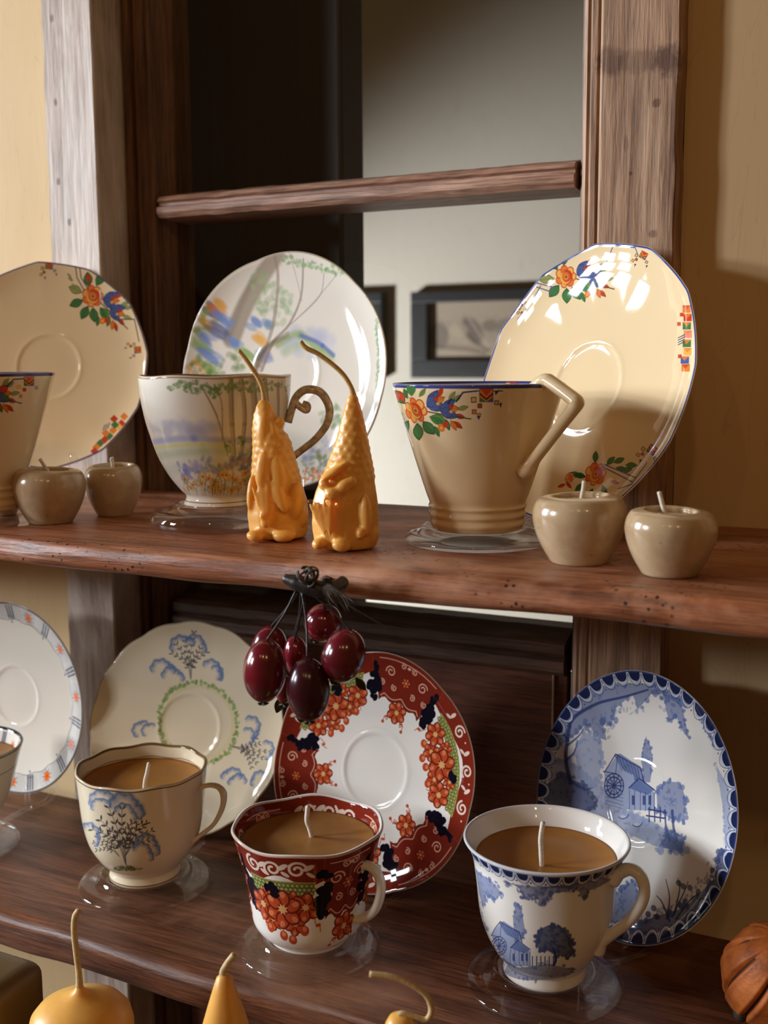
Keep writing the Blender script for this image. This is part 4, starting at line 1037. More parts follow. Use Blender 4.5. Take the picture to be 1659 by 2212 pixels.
stand(0, 0, 0, 157, SA, 'clear acrylic display stand under the ivory conical cup on the right', 'acrylic stands on the upper shelf', K2, ((100, .9),))
stand(0, 0, 0, 148, SB, 'clear acrylic display stand under the landscape teacup', 'acrylic stands on the upper shelf', K1, ())
stand(0, 0, 0, 140, SC, 'clear acrylic display stand at the left edge behind the small pots', 'acrylic stands on the upper shelf', K0, ())
stand(0, 0, -.24, 122, SD, 'clear acrylic display stand under the cup cut off at the lower left', 'acrylic stands on the lower shelf', K3, ())
stand(0, 0, -.24, 143, SE, 'clear acrylic display stand under the cloud-patterned teacup', 'acrylic stands on the lower shelf', K4, ((75, 1.1),))
stand(0, 0, -.24, 155, SF, 'clear acrylic display stand under the red and navy teacup', 'acrylic stands on the lower shelf', K5, ((58, 1.0),))
stand(0, 0, -.24, 172, SG, 'clear acrylic display stand under the blue mill teacup', 'acrylic stands on the lower shelf', K6, ((38, 1.0),))


# ------------------------------------------------------------------ small stoneware pots with wicks
def pot(cx_, ybase, hw, ytop, hole, wick, label, squash=1.0):
    p = on_z(cx_, ybase, 0); k = depth(p) / FPX; R = hw * k; H = (ybase - ytop) * k
    root = empty('stoneware_pot', tuple(p), label, 'candle pot', 'small stoneware candle pots')
    ro = hole * k
    pr = [(.0001, .0005), (R * .50, .0005), (R * .55, 0), (R * .60, H * .015), (R * .68, H * .10), (R * .82, H * .27), (R * .93, H * .46), (R * .995, H * .66), (R * .985, H * .80), (R * .93, H * .90), (R * .85, H * .965), (ro + .0016, H * .995), (ro + .0005, H), (ro - .0006, H * .985), (ro - .0008, H * .95), (ro - .0004, H * .90), (.0001, H * .90)]
    prs = [tuple(q) for q in catmull(pr[2:12], 4)]; prs = pr[:2] + prs + pr[12:]
    lathe('pot_body', prs, tuple(p), M['stone'], root, 72, modfn=lambda th, i, r, z: (r * (1 + .008 * math.cos(2 * th + hw) + .004 * math.cos(5 * th)), z + .0006 * math.cos(th + hw) * (z / H)))
    wx = lathe('candle_wax', [(ro - .001, H * .895), (ro - .0011, H * .925), (ro * .5, H * .922), (.0001, H * .925)], tuple(p), simple('pot_wax', (.62, .50, .33), .35, sss=.2) if 'pot_wax' not in bpy.data.materials else bpy.data.materials['pot_wax'], root, 40)
    zb = p[2] + H * .92; base = on_z(*wick[0], zb); dx = base - p; rr = np.linalg.norm(dx[:2])
    if rr > ro * .6: base = np.array([p[0] + dx[0] / rr * ro * .6, p[1] + dx[1] / rr * ro * .6, zb])
    P = []
    for x, y in wick:
        d = ray(x, y); t = np.linalg.norm((base - CAM)[:2]) / np.linalg.norm(d[:2]); P.append(CAM + d * t)
    P[0] = P[0] - np.array([0, 0, .001])
    w = from_bm('wick', tube_bm(P, .0011, 8), M['wick'], None); w.parent = wx; w.data.transform(Matrix.Translation(-Vector(p)))


pot(110, 1128, 78, 1012, 50, [(105, 1018), (97, 1008), (86, 991)], 'small round stoneware pot candle, front one of the left cluster')
pot(248, 1112, 61, 1004, 42, [(243, 1010), (243, 1000), (241, 992), (246, 990)], 'small stoneware pot candle set back, right of the left cluster')
pot(8, 1112, 45, 1006, 28, [(14, 1004), (2, 999), (-8, 992)], 'stoneware pot candle cut off by the left edge')
pot(1250, 1214, 100, 1068, 58, [(1256, 1074), (1260, 1056), (1262, 1039)], 'larger stoneware pot candle beside the ivory conical cup')
pot(1446, 1240, 98, 1100, 55, [(1437, 1106), (1430, 1086), (1424, 1062)], 'stoneware pot candle furthest right on the upper shelf')


# ------------------------------------------------------------------ gnome candles in beeswax
def blobs_mesh(name, parts, mat, parent, voxel=.00075, smooth=4):
    """parts: list of (centre, (rx, ry, rz), 3x3 axes) ellipsoids merged into one skin"""
    bm = bmesh.new()
    for c, r, ax in parts:
        m = Matrix.Translation(Vector(c)) @ Matrix([list(row) for row in np.array(ax).T]).to_4x4() @ Matrix.Diagonal((*r, 1))
        bmesh.ops.create_icosphere(bm, subdivisions=2, radius=1, matrix=m)
    me = bpy.data.meshes.new(name); bm.to_mesh(me); bm.free()
    o = bpy.data.objects.new(name, me); col.objects.link(o)
    r_ = o.modifiers.new('r', 'REMESH'); r_.mode = 'VOXEL'; r_.voxel_size = voxel; s_ = o.modifiers.new('s', 'SMOOTH'); s_.iterations = smooth; s_.factor = .5
    dg = bpy.context.evaluated_depsgraph_get(); dg.update(); me2 = bpy.data.meshes.new_from_object(o.evaluated_get(dg)); me2.name = name
    bpy.data.objects.remove(o); return link(name, me2, mat, parent)


I3 = np.eye(3)


def gnome(axx, ybase, rows, feats, wick, label, seed, scales=True, hat_from=0.45):
    p = on_z(axx, ybase, 0); k = depth(p) / FPX
    d = (CAM - p)[:2]; d /= np.linalg.norm(d); F = np.array([d[0], d[1], 0]); Rr = np.array([-d[1], d[0], 0]); U = np.array([0, 0, 1.0])
    ax = [Rr, -F, U]
    def W(x, y, fz=0.0): return p + Rr * (x - axx) * k + U * (ybase - y) * k + F * fz * k
    g = np.random.default_rng(seed); parts = []
    ys = sorted(rows); xl = [rows[y][0] for y in ys]; xr = [rows[y][1] for y in ys]
    for y in np.arange(ys[0], ys[-1] + 1, 3.0):
        a, b_ = np.interp(y, ys, xl), np.interp(y, ys, xr); h = (b_ - a) / 2
        yy = min(y, ybase - 5.2)
        parts.append((W((a + b_) / 2, yy), (h * k, h * k * .88, 5 * k), ax))
    if scales:      # knitted hat: rows of soft bumps
        top, bot = ys[0] + 14, ys[0] + (ys[-1] - ys[0]) * hat_from + 40; y = top; row = 0
        while y < bot:
            a, b_ = np.interp(y, ys, xl), np.interp(y, ys, xr); h = (b_ - a) / 2; n = max(5, int(2 * PI * h / 19))
            for q in range(n):
                t = 2 * PI * (q + .5 * (row % 2)) / n
                c = W((a + b_) / 2, y) + (Rr * math.sin(t) + F * math.cos(t) * .88) * max(h - 7.5, 1) * k
                parts.append((c, (9 * k, 9 * k, 8.5 * k), ax))
            y += 15; row += 1
    for f in feats['b']:
        x, y, fz, rx, ry, rz, ang = f; fz += 18 if fz >= 30 else (5 if fz > 15 else 0); ca, sa = math.cos(ang), math.sin(ang)
        A = [Rr * ca - U * sa, -F, Rr * sa + U * ca]; parts.append((W(x, y, fz), (rx * k, rz * k, ry * k), A))
    root = empty('gnome_candle', tuple(p), label, 'candle', 'beeswax gnome candles')
    blobs_mesh('gnome_body', parts, M['beeswax'], root, .0009, 5)
    P = [W(x, y, 0) for x, y in wick]
    from_bm('wick', tube_bm(P, [.0017] + [.0013] * (len(P) - 2) + [.0011], 8), M['ywick'], root)


beard = lambda x0, x1, y0, y1, n, fz, g=None: [(x0 + (x1 - x0) * i / (n - 1) + 2 * math.sin(i * 2.1), (y0 + y1) / 2 + 5 * math.sin(i * 1.7), fz + 6 - abs(i - (n - 1) / 2) * 2.2, 4.2, (y1 - y0) / 2, 4.5, .10 * (i - (n - 1) / 2)) for i in range(n)]
gnome(602, 1162, {868: (564, 586), 880: (558, 594), 900: (552, 602), 925: (549, 614), 950: (549, 632), 1000: (547, 645), 1040: (542, 656), 1080: (534, 668), 1110: (533, 670), 1140: (536, 668), 1162: (538, 664)},
      dict(smoothfront=True, b=[(607, 912, 14, 13, 13, 12, 0), (574, 935, 12, 18, 52, 22, .05), (596, 930, 18, 8, 26, 10, -.3), (572, 1010, 40, 17, 44, 14, .1), (604, 1018, 44, 17, 40, 12, -.2)] + beard(560, 600, 1035, 1120, 7, 44)
           + [(606, 1065, 44, 15, 38, 15, -.35), (640, 1075, 30, 18, 42, 18, .1), (545, 1060, 22, 9, 40, 12, .1), (596, 1036, 44, 12, 9, 9, 0), (575, 1120, 46, 12, 12, 10, 0), (553, 1148, 38, 20, 13, 20, .15), (614, 1148, 40, 27, 15, 22, -.1), (650, 1110, 20, 16, 30, 20, 0), (570, 1105, 48, 9, 9, 8, 0)]),
      [(577, 874), (575, 850), (568, 825), (552, 798), (540, 780), (525, 760)], 'yellow beeswax gnome candle with drooping hat tip, the left of the pair', 3)
gnome(746, 1184, {850: (760, 772), 870: (750, 779), 900: (741, 788), 950: (728, 798), 1000: (708, 808), 1030: (696, 812), 1055: (682, 816), 1080: (674, 820), 1130: (671, 822), 1160: (675, 820), 1184: (682, 814)},
      dict(smoothfront=True, b=[(724, 1010, 30, 34, 7, 14, -.5), (716, 1020, 34, 30, 6, 14, -.5), (704, 1042, 34, 14, 12, 14, .4), (720, 1058, 46, 17, 15, 14, 0), (744, 1042, 46, 22, 14, 13, -.7), (760, 1034, 44, 12, 13, 11, 0)] + beard(684, 742, 1062, 1150, 9, 46)
           + [(790, 1105, 40, 14, 46, 16, -.05), (778, 1142, 46, 9, 12, 10, 0), (738, 1168, 46, 22, 14, 16, .1), (690, 1166, 30, 16, 13, 20, -.1), (800, 1150, 16, 20, 26, 20, 0)]),
      [(766, 856), (760, 836), (745, 812), (722, 790), (692, 768), (668, 756), (656, 742)], 'yellow gnome candle with upright pointed hat and long wick, right of the pair', 9)


# ------------------------------------------------------------------ berry bunch on a twig
YB = .452


def berries():
    def W(x, y, dy=0.0): return on_y(x, y, YB + dy)
    root = empty('berry_bunch', tuple(W(665, 1265)), 'bunch of glossy dark red artificial berries tied to a black twig on the shelf edge', 'berry bunch')
    k = depth(W(650, 1420)) / FPX
    F = (CAM - W(650, 1420)); F[2] = 0; F /= np.linalg.norm(F); Rr = np.array([-F[1], F[0], 0]); U = np.array([0, 0, 1.0])
    ends = [(572, 1449, 47, 70, -.08, -.012, 'berry', (640, 1275), (594, 1374)), (582, 1404, 40, 54, -.1, .012, 'berry', (644, 1275), (600, 1354)), (640, 1418, 27, 46, .1, .010, 'berry', (650, 1278), (648, 1380)),
            (666, 1490, 47, 70, .02, -.010, 'berry2', (652, 1278), (663, 1420)), (698, 1345, 40, 42, -.5, .012, 'berry', (676, 1278), (690, 1306)), (742, 1417, 47, 60, -.32, -.002, 'berry', (668, 1278), (702, 1358)), (612, 1488, 18, 34, 0, .012, 'berry', (660, 1278), (640, 1450))]
    for x, y, rx, ry, a, dy, mt, s0, s1 in ends:
        c = W(x, y, dy); kk = depth(c) / FPX; ca, sa = math.cos(a), math.sin(a)
        A = np.array([Rr * ca + U * sa, -F, -Rr * sa + U * ca])
        bm = bmesh.new(); m = Matrix.Translation(Vector(c)) @ Matrix([list(r) for r in A.T]).to_4x4() @ Matrix.Diagonal((rx * kk, rx * kk, ry * kk, 1))
        bmesh.ops.create_uvsphere(bm, u_segments=32, v_segments=24, radius=1, matrix=m)
        be = from_bm('berry', bm, M[mt], root)
        if mt == 'berry2': be['label'] = 'darker, almost black berry'
        # little dry crown under the berry
        tip = c - A[2] * ry * kk * .985; bm = bmesh.new()
        for q in range(5):
            t = q * 2 * PI / 5; o_ = (A[0] * math.cos(t) + A[1] * math.sin(t)); 
            tube_bm([tip, tip + o_ * .0014 - A[2] * .0010, tip + o_ * .0030 - A[2] * .0004], [.0009, .0008, .0002], 6, bm=bm, smooth_n=3)
        from_bm('berry_crown', bm, M['raffia'], be if False else root)
        top = c + A[2] * ry * kk * .97
        st = W(*s0, -.002); mid = (st + top) / 2 + Rr * .001
        from_bm('stem', tube_bm([st, mid, top], .00055, 6), M['twig'], root)
    tw = [W(614, 1249, -.004), W(640, 1258, -.003), W(672, 1268, -.002), (W(705, 1276, .0)), W(728, 1268, .006), W(742, 1256, .012)]
    from_bm('twig', tube_bm(tw, [.0022, .0040, .0043, .0042, .0036, .003], 12), M['twig'], root)
    g = random.Random(3); bm = bmesh.new()
    for i in range(7):      # twine wound in a knot over the twig
        c = W(664 + g.uniform(-10, 14), 1246 + g.uniform(-8, 8), -.006); r = g.uniform(.0025, .0042); ph = g.uniform(0, 6)
        ax1 = Rr * math.cos(ph) + U * math.sin(ph); ax2 = np.cross(F, ax1) * .7 + F * .5
        tube_bm([c + ax1 * r * math.cos(t) + ax2 * r * math.sin(t) for t in np.linspace(0, 5.5, 9)], .0006, 6, bm=bm, smooth_n=3)
    from_bm('twine_knot', bm, M['raffia'], root)
    bm = bmesh.new()
    for i in range(22):     # frayed ends
        x1, y1 = 735 + g.uniform(-22, 32), 1312 + g.uniform(-18, 12)
        tube_bm([W(690 + g.uniform(-10, 20), 1262, -.003), W((700 + x1) / 2 + g.uniform(-6, 14), 1284, -.004), W(x1, y1, g.uniform(-.006, .004))], [.0006, .0004, .0002], 5, bm=bm, smooth_n=4)
    for s in ((780, 1330), (860, 1370)): tube_bm([W(740, 1300, -.002), W(*s, 0)], .00012, 4, bm=bm, smooth_n=3)
    fr = from_bm('frayed_raffia', bm, M['raffia'], root)
    for (x, y, a, L) in ((610, 1500, 1.9, 44), (690, 1470, 1.2, 42), (768, 1462, .9, 36), (640, 1545, .5, 24)):
        p = W(x, y, .016); ca, sa = math.cos(a), math.sin(a); u = Rr * ca - U * sa; v = Rr * sa + U * ca; bm = bmesh.new(); L *= k
        rows = []
        for t in np.linspace(0, 1, 7): w = L * .24 * math.sin(PI * min(t * 1.02, 1)) + .0002; rows.append([bm.verts.new(p + u * L * t + v * s_ * w + F * (.002 * math.sin(3 * t) + .0012 * abs(s_))) for s_ in (-1, 0, 1)])
        for i in range(6):
            for j in range(2): bm.faces.new((rows[i][j], rows[i + 1][j], rows[i + 1][j + 1], rows[i][j + 1]))
        bmesh.ops.solidify(bm, geom=bm.faces[:], thickness=.0002)
        from_bm('leaf', bm, M['leaf'], root)
    # peg in the shelf edge that the twig is tied to
    pg = on_y(712, 1257, .4745)
    from_bm('peg', tube_bm([W(706, 1262, 0), pg + np.array([0, -.004, 0]), pg + np.array([0, .0015, 0])], [.003, .0034, .0045], 12), M['twig'], root)


berries()


# ------------------------------------------------------------------ candles on the ledge below, dried orange
ZC = -.36


def candle_pyr(px, Y, prof, wick, label, mat, wm, lean=None, wr=.0013, seg=64):
    """prof: [(photo row, half width)] top to bottom; the body goes on down to the ledge"""
    p = on_y(px, prof[0][0], Y); c = np.array([p[0], p[1], ZC]); k = depth(p) / FPX
    root = empty('beeswax_candle', tuple(c), label, 'candle', 'beeswax candles in front of the lower shelf')
    pr = [(.0001, 0), (prof[-1][1] * k * .96, 0), (prof[-1][1] * k, .002)]
    for y, hw in prof[::-1]:
        q = on_y(px, y, Y); pr.append((hw * k, q[2] - ZC))
    pr.append((.0001, pr[-1][1] + .0003))
    lathe('candle_body', pr, tuple(c), mat, root, seg)
    P = []
    for x, y in wick:
        d = ray(x, y); t = np.linalg.norm((p - CAM)[:2]) / np.linalg.norm(d[:2]); P.append(CAM + d * t)
    from_bm('wick', tube_bm(P, [wr * 1.25] + [wr] * (len(P) - 1), 8), wm, root)


M['palewick'] = simple('pale_waxed_wick', (0.70, 0.50, 0.24), 0.6, var=0.25, vs=500, bump=0.0004)
candle_pyr(172, .42, [(2130, 7), (2138, 12), (2146, 24), (2153, 45), (2162, 70), (2174, 92), (2190, 106), (2212, 112), (2250, 112), (2500, 108)], [(172, 2134), (170, 2100), (165, 2060), (160, 2010), (162, 1980), (170, 1966)], 'dome-topped yellow beeswax candle with a tall straight wick, lower left', M['beeswax'], M['palewick'], wr=.0016)
candle_pyr(484, .42, [(2104, 8), (2112, 17), (2135, 25), (2165, 35), (2212, 50), (2300, 68), (2500, 72)], [(484, 2108), (482, 2098), (492, 2080), (506, 2062)], 'narrow cone-shaped beeswax candle with a short frayed wick, bottom centre left', M['beeswax'], M['palewick'], wr=.0017)
candle_pyr(866, .42, [(2192, 14), (2198, 26), (2212, 34), (2300, 55), (2500, 62)], [(862, 2194), (872, 2190), (900, 2198), (922, 2202), (932, 2180), (920, 2150), (885, 2125), (845, 2110), (798, 2104)], 'beeswax candle at the bottom edge with a long wick curling left', M['beeswax'], M['palewick'], wr=.0014)
p = on_y(-10, 2160, .42); kq = depth(p) / FPX
from_bm('wax_block', box_bm(p[0] - .03, p[0] + 62 * kq, .400, .445, ZC, on_y(0, 2108, .42)[2], .011, 5), M['oldwax'])
tag(bpy.data.objects['wax_block'], 'dark olive brown wax block in the bottom left corner', 'candle')
tag(from_bm('candle_ledge', box_bm(-.9, .15, .34, .47, ZC - .02, ZC, .002), M['shelf2'], None, False), 'lower wooden ledge under the beeswax candles, below the frame', 'shelf')


def dried_orange():
    c = on_y(1666, 2108, .562); k = depth(c) / FPX; R = 104 * k; z0 = -.24; Rz = 122 * k
    c = np.array([c[0], c[1], z0 + Rz * .97])
    root = empty('dried_orange', (c[0], c[1], z0), 'dried whole orange with slits cut down its skin, at the lower right edge', 'dried orange')
    bm = bmesh.new(); seg, rg = 180, 60; rows = []; slit = set()
    for i in range(rg + 1):
        ph = PI * i / rg; row = []
        for q in range(seg):
            t = 2 * PI * q / seg; sl = (t * 9 / (2 * PI)) % 1.0 - .5
            cut = math.exp(-(sl / .085) ** 2) * min(1, (math.sin(ph) * 1.15) ** 3); rim = math.exp(-((abs(sl) - .16) / .07) ** 2) * math.sin(ph) ** 2
            f = 1 - .13 * cut + .02 * rim + .02 * math.sin(5 * t + 3 * ph) * math.sin(ph)
            row.append(bm.verts.new((R * f * math.sin(ph) * math.cos(t + .25 * math.cos(ph)), R * f * math.sin(ph) * math.sin(t + .25 * math.cos(ph)), Rz * math.cos(ph) * (1 - .05 * cut))))
        rows.append(row)
    for i in range(rg):
        for q in range(seg):
            f_ = bm.faces.new((rows[i][q], rows[i][(q + 1) % seg], rows[i + 1][(q + 1) % seg], rows[i + 1][q]))
            sl = abs(((q + .5) * 9 / seg) % 1.0 - .5)
            if sl < .05 and .22 * rg < i < .78 * rg: slit.add(len(bm.faces) - 1)
    bmesh.ops.rotate(bm, verts=bm.verts[:], cent=(0, 0, 0), matrix=Matrix.Rotation(.25, 3, 'Y') @ Matrix.Rotation(.35, 3, 'X'))
    zmin = min(v.co.z for v in bm.verts); bmesh.ops.translate(bm, verts=bm.verts[:], vec=(c[0], c[1], z0 - zmin))
    m, nt, b_ = new_mat('dried_orange_peel'); tc = N(nt, 'ShaderNodeTexCoord').outputs['Object']
    n = noise(nt, tc, 60, 5, .65); n2 = noise(nt, tc, 420, 3, .6)
    nt.links.new(ramp(nt, n, [(.35, (.30, .070, .012)), (.65, (.60, .165, .025))]), b_.inputs['Base Color']); b_.inputs['Roughness'].default_value = .5
    bp = N(nt, 'ShaderNodeBump'); bp.inputs['Strength'].default_value = .7; bp.inputs['Distance'].default_value = .0005; nt.links.new(n2, bp.inputs['Height']); nt.links.new(bp.outputs[0], b_.inputs['Normal'])
    o_ = from_bm('orange_skin', bm, [m, simple('dried_slit', (.09, .028, .010), .7, var=.4, vs=200)], root)
    for p_ in o_.data.polygons:
        if p_.index in slit: p_.material_index = 1
    s = on_y(1598, 2192, c[1] - R * .95)
    d = ray(1600, 2190); d = d / np.linalg.norm(d); o = CAM - np.array([c[0], c[1], z0 + Rz]); bq = o @ d; cq = o @ o - (R * .97) ** 2; disc = max(0, bq * bq - cq); t = -bq - math.sqrt(disc); s = CAM + d * t
    from_bm('stem_button', tube_bm([s + d * .004, s, s - d * .0025 - np.array([0, 0, .001])], [.004, .0032, .002], 10), M['raffia'], root)


dried_orange()

# ------------------------------------------------------------------ shelves
def shelf_mesh(name, outline, z0, z1, mat, label, seed, nf=220, thick_wob=.0006):
    """outline: back points given; the front edge (first two points) is worn and subdivided"""
    g = np.random.default_rng(seed); x0, x1, yf = outline['x0'], outline['x1'], outline['yf']
    xs = np.linspace(x0, x1, nf); w = np.convolve(g.normal(0, 1, nf + 30), np.hanning(14), 'same')[15:15 + nf] * .00022; w2 = np.convolve(g.normal(0, 1, nf + 30), np.hanning(9), 'same')[15:15 + nf] * .00022
    w3 = np.convolve(g.normal(0, 1, nf + 30), np.hanning(25), 'same')[15:15 + nf] * .00015
    H = z1 - z0; bm = bmesh.new(); back = outline['back']
    sec = [(.010, 0), (.0045, -.0004), (.0018, -.0016), (.0004, -.004), (0, -.008), (.0002, -H + .005), (.0012, -H + .002), (.0035, -H + .0003), (.010, -H)]
    rows = []
    for i, x in enumerate(xs): rows.append([bm.verts.new((x, yf + dy + (w[i] if q < 5 else w2[i]) * (1.5 if 0 < q < 8 else 0) + (w3[i] * 2 if 2 < q < 7 else 0), z1 + dz + (0 if q in (0, 8) else (w2[i] if q < 5 else w[i]) * .9))) for q, (dy, dz) in enumerate(sec)])
    for i in range(nf - 1):
        for q in range(8): bm.faces.new((rows[i][q], rows[i][q + 1], rows[i + 1][q + 1], rows[i + 1][q]))
    top = [bm.verts.new((x, y, z1)) for x, y in back]; bot = [bm.verts.new((x, y, z0)) for x, y in back]
    fr_t = [r[0] for r in rows]; fr_b = [r[8] for r in rows]
    # back outline runs from right end to left end
    bm.faces.new(fr_t + top); bm.faces.new(list(reversed(fr_b + bot)))
    for i in range(len(back) - 1): bm.faces.new((top[i], bot[i], bot[i + 1], top[i + 1]))
    bm.faces.new([r for r in rows[-1]] + [bot[0], top[0]]); bm.faces.new(list(reversed(rows[0])) + [top[-1], bot[-1]])
    bmesh.ops.recalc_face_normals(bm, faces=bm.faces[:])
    bmesh.ops.triangulate(bm, faces=[f for f in bm.faces if len(f.verts) > 4])
    o = from_bm(name, bm, mat, None, False)
    for p_ in o.data.polygons:
        if abs(p_.normal.z) < .95: p_.use_smooth = True
    return tag(o, label, 'shelf')


CLo, CLi, CRi, CRo, Y0 = -.6126, -.5638, -.1967, -.140, .668
YW = .70
gp = .0008; YR = .688      # right wall plane moved forward, shaped to narrow the casing's shadow on it
shelf_mesh('shelf', dict(x0=-1.25, x1=.45, yf=.4735, back=[(.45, YR - gp), (CRo + gp, YR - gp), (CRo + gp, Y0 - gp), (CRi - gp, Y0 - gp), (CRi - gp, YW - gp), (CLi + gp, YW - gp), (CLi + gp, Y0 - gp), (CLo - gp, Y0 - gp), (CLo - gp, YW - gp), (-1.25, YW - gp)]), -.0158, 0, M['shelf'], 'thick worn reddish pine shelf with wormholes, the upper one', 11)
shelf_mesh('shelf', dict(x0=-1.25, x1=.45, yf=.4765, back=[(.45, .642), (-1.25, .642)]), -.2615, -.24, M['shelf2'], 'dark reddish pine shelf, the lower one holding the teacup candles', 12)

# ------------------------------------------------------------------ the glazed door with its casings
ZT, ZB = .62, -.80


def structure(o): o['kind'] = 'structure'; return o


door = empty('door_1', (0, YW, ZB), kind='structure')


def casing(x0, x1, mat, nm='casing'):
    bm = bmesh.new(); n = 160; g = np.random.default_rng(int(abs(x0) * 1000)); zs = np.linspace(ZB, ZT, n)
    wob = np.convolve(g.normal(0, 1, n + 20), np.hanning(5), 'same')[10:10 + n] * .00035
    sec = [(0, YW + .02, 1), (0, Y0 + .002, 1), (.0018, Y0, 1), (x1 - x0 - .0012, Y0, 0), (x1 - x0, Y0 + .0012, 0), (x1 - x0, YW + .02, 0)]
    rows = [[bm.verts.new((x0 + dx + (wob[i] if (f if x0 < -.3 else 1 - f) else 0), y, z)) for dx, y, f in sec] for i, z in enumerate(zs)]
    for i in range(n - 1):
        for q in range(6): bm.faces.new((rows[i][q], rows[i][(q + 1) % 6], rows[i + 1][(q + 1) % 6], rows[i + 1][q]))
    bm.faces.new(list(reversed(rows[0]))); bm.faces.new(rows[-1]); bmesh.ops.recalc_face_normals(bm, faces=bm.faces[:])
    return from_bm(nm, bm, mat, door, False)


casing(CLo, CLi, M['casing'])['label'] = 'bleached pale left casing'
casing(-.1862, CRo, M['casing2'])['label'] = 'brown right casing'


def bead(x0, x1, mat, nm, seq):
    """vertical moulding; seq: [(fraction across, y)]"""
    bm = bmesh.new(); lo = [bm.verts.new((x0 + (x1 - x0) * f, y, ZB)) for f, y in seq]; hi = [bm.verts.new((x0 + (x1 - x0) * f, y, ZT)) for f, y in seq]; n = len(seq)
    for q in range(n): bm.faces.new((lo[q], lo[(q + 1) % n], hi[(q + 1) % n], hi[q]))
    bm.faces.new(lo[::-1]); bm.faces.new(hi); bmesh.ops.recalc_face_normals(bm, faces=bm.faces[:]); return from_bm(nm, bm, mat, door, False)


YG = .726      # glass
bead(CRi, -.1864, M['casing2'], 'casing_bead', [(0, YW + .02), (0, Y0 + .004), (.25, Y0 + .002), (.4, Y0 + .003), (.55, Y0 + .0015), (.85, Y0 + .0015), (1, Y0 + .003), (1, YW + .02)])
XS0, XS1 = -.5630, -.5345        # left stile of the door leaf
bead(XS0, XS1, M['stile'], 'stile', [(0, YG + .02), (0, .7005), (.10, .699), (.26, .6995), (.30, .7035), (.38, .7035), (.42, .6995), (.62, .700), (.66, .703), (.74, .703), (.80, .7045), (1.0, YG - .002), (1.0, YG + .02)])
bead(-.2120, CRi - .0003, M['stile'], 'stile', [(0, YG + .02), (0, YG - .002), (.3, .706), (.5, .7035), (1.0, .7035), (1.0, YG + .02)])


def hbar(x0, x1, z0, z1, seq, mat, nm, wob=.00013, seed=1):
    """horizontal moulding; seq: [(fraction of height, y)] from bottom to top"""
    bm = bmesh.new(); n = 90; g = np.random.default_rng(seed); w = np.convolve(g.normal(0, 1, n + 20), np.hanning(7), 'same')[10:10 + n] * wob; rows = []
    for i, x in enumerate(np.linspace(x0, x1, n)): rows.append([bm.verts.new((x, y, z0 + (z1 - z0) * f + (w[i] if y < YG else 0))) for f, y in seq])
    m = len(seq)
    for i in range(n - 1):
        for q in range(m): bm.faces.new((rows[i][q], rows[i][(q + 1) % m], rows[i + 1][(q + 1) % m], rows[i + 1][q]))
    bm.faces.new(rows[0][::-1]); bm.faces.new(rows[-1]); bmesh.ops.recalc_face_normals(bm, faces=bm.faces[:]); return from_bm(nm, bm, mat, door, False)


zb1, zb0 = .2290, .2075
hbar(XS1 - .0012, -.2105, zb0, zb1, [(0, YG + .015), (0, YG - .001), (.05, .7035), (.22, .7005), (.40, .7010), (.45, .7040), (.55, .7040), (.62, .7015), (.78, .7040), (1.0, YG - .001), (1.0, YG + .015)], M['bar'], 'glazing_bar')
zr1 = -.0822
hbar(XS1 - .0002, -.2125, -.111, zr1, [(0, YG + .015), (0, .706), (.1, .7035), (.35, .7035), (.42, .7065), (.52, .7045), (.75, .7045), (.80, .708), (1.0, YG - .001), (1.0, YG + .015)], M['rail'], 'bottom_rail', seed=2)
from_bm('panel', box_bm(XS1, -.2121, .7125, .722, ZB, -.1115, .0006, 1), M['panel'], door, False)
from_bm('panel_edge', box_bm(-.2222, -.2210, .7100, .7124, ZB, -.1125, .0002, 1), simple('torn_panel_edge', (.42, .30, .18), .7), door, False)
for z0_, z1_ in ((zb1, ZT), (zr1, zb0)):
    from_bm('glass_pane', box_bm(XS1 + .0002, -.2122, YG, YG + .003, z0_ - .001, z1_ + .001), M['glass'], door, False)

# ------------------------------------------------------------------ room shell
for nm, x0, x1 in (('wall_back_left', -3.0, CLo + .012), ('wall_back_right', CRo + .0001, 1.6)):
    structure(from_bm(nm, box_bm(x0, x1, YW if x0 < -1 else YR, YW + .09, -1.3, 1.5), M['wall'], None, False))
structure(from_bm('wall_back_top', box_bm(CLo + .012, CRo - .012, YW + .003, YW + .09, ZT, 1.5), M['wall'], None, False))
structure(from_bm('wall_back_bottom', box_bm(CLo + .012, CRo - .012, YW + .04, YW + .09, -1.3, ZB), M['wall'], None, False))
structure(from_bm('wall_far', box_bm(-3.4, 1.2, 1.90, 1.95, -1.3, 1.5), M['farwall'], None, False))
structure(from_bm('floor', box_bm(-3.4, 1.6, -2.2, 1.95, -1.35, -1.3), M['floor'], None, False))
structure(from_bm('ceiling', box_bm(-3.4, 1.6, .8, 1.95, 1.5, 1.55), M['farwall'], None, False))
# dark door post of the far room
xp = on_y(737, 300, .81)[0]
structure(from_bm('trim_1', box_bm(xp - .42, xp, .81, .85, -1.3, 1.5, .003), M['darkpost'], None, False))


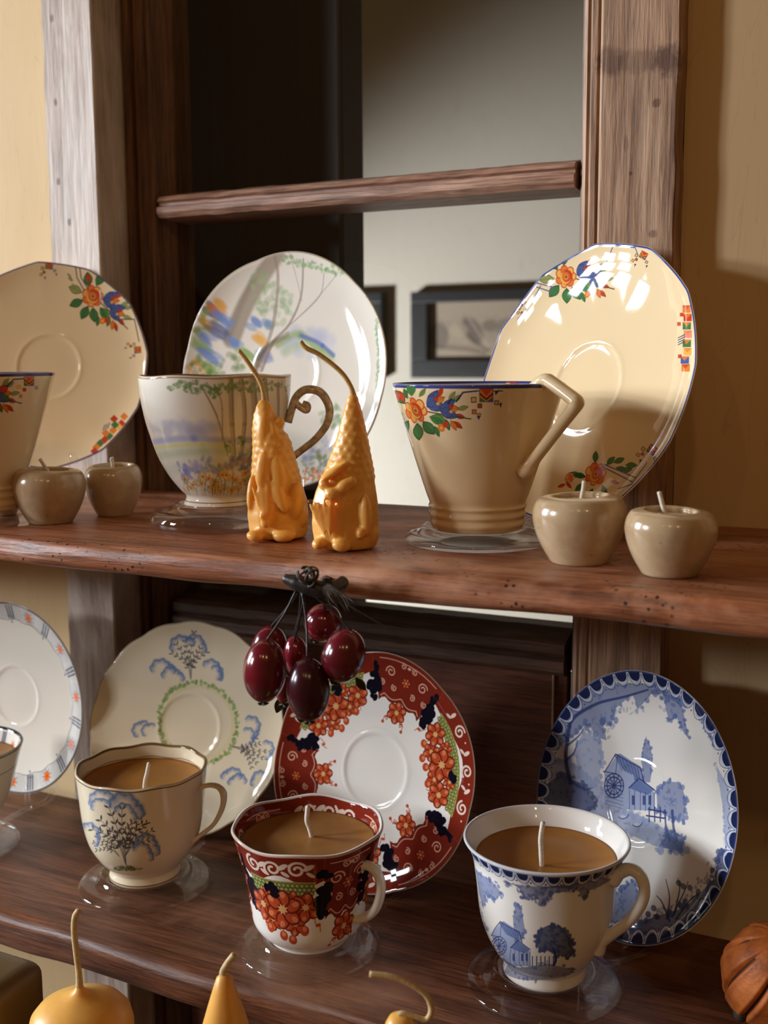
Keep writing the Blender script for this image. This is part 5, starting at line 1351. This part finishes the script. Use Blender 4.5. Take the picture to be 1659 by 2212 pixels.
def picture(x0, x1, z0, z1, label, seed):
    Y = 1.90; fwid = .033; root = empty('picture', ((x0 + x1) / 2, Y, z0), label, 'picture', 'framed pictures on the far wall')
    for a, b_, c, d in ((x0, x1, z1 - fwid * .62, z1), (x0, x1, z0, z0 + fwid), (x0, x0 + fwid, z0 + fwid, z1 - fwid * .62), (x1 - fwid, x1, z0 + fwid, z1 - fwid * .62)):
        from_bm('frame_side', box_bm(a, b_, Y - .022, Y - .001, c, d, .002), M['frame'], root, False)
    cv = Canvas(384, 256, C(176, 160, 140)); g = np.random.default_rng(seed)
    for _ in range(60): cv.ell(g.uniform(0, 384), g.uniform(60, 190), g.uniform(10, 50), g.uniform(6, 20), g.uniform(0, 3), C(146, 134, 120), .2, 14)
    cv.ell(40, 110, 40, 60, .1, C(96, 88, 82), .6, 12); cv.line([(30, 60), (150, 50), (230, 30)], 22, C(110, 100, 92), .6, 10)
    cv.ell(180, 130, 36, 66, .5, C(88, 80, 76), .65, 10); cv.line([(120, 160), (200, 70), (250, 40)], 12, C(80, 72, 68), .6, 6); cv.ell(250, 150, 30, 26, 0, C(104, 94, 86), .6, 10); cv.line([(160, 190), (240, 60)], 8, C(206, 190, 168), .5, 6); cv.ell(120, 130, 40, 34, 0, C(190, 174, 150), .5, 10); cv.ell(320, 140, 44, 40, .4, C(100, 92, 84), .5, 12)
    m, nt, bs = new_mat('old_print'); ti = N(nt, 'ShaderNodeTexImage'); ti.image = cv.image('old_print_%d' % seed); nt.links.new(ti.outputs[0], bs.inputs['Base Color']); bs.inputs['Roughness'].default_value = .3
    xa, xb, za, zb = x0 + fwid, x1 - fwid, z0 + fwid, z1 - fwid * .62; y = Y - .008
    me = bpy.data.meshes.new('print'); me.from_pydata([(xa, y, za), (xb, y, za), (xb, y, zb), (xa, y, zb), (xa, y + .004, za), (xb, y + .004, za), (xb, y + .004, zb), (xa, y + .004, zb)], [], [(0, 1, 2, 3), (5, 4, 7, 6), (0, 4, 5, 1), (3, 2, 6, 7), (0, 3, 7, 4), (1, 5, 6, 2)])
    ul = me.uv_layers.new(name='UVMap'); ul.data.foreach_set('uv', [0, 0, 1, 0, 1, 1, 0, 1] + [0.0] * 40)
    link('print', me, m, root, False)


a_, b_ = on_y(897, 632, 1.9), on_y(897, 820, 1.9); r_, = (on_y(835, 628, 1.9),)
picture(a_[0], a_[0] + .245, b_[2] + .003, a_[2], 'black-framed faded landscape print on the far wall between the centre and right saucers', 5)
picture(r_[0] - .245, r_[0], b_[2] + .003, r_[2] - .003, 'black-framed picture on the far wall mostly hidden behind the landscape saucer', 8)
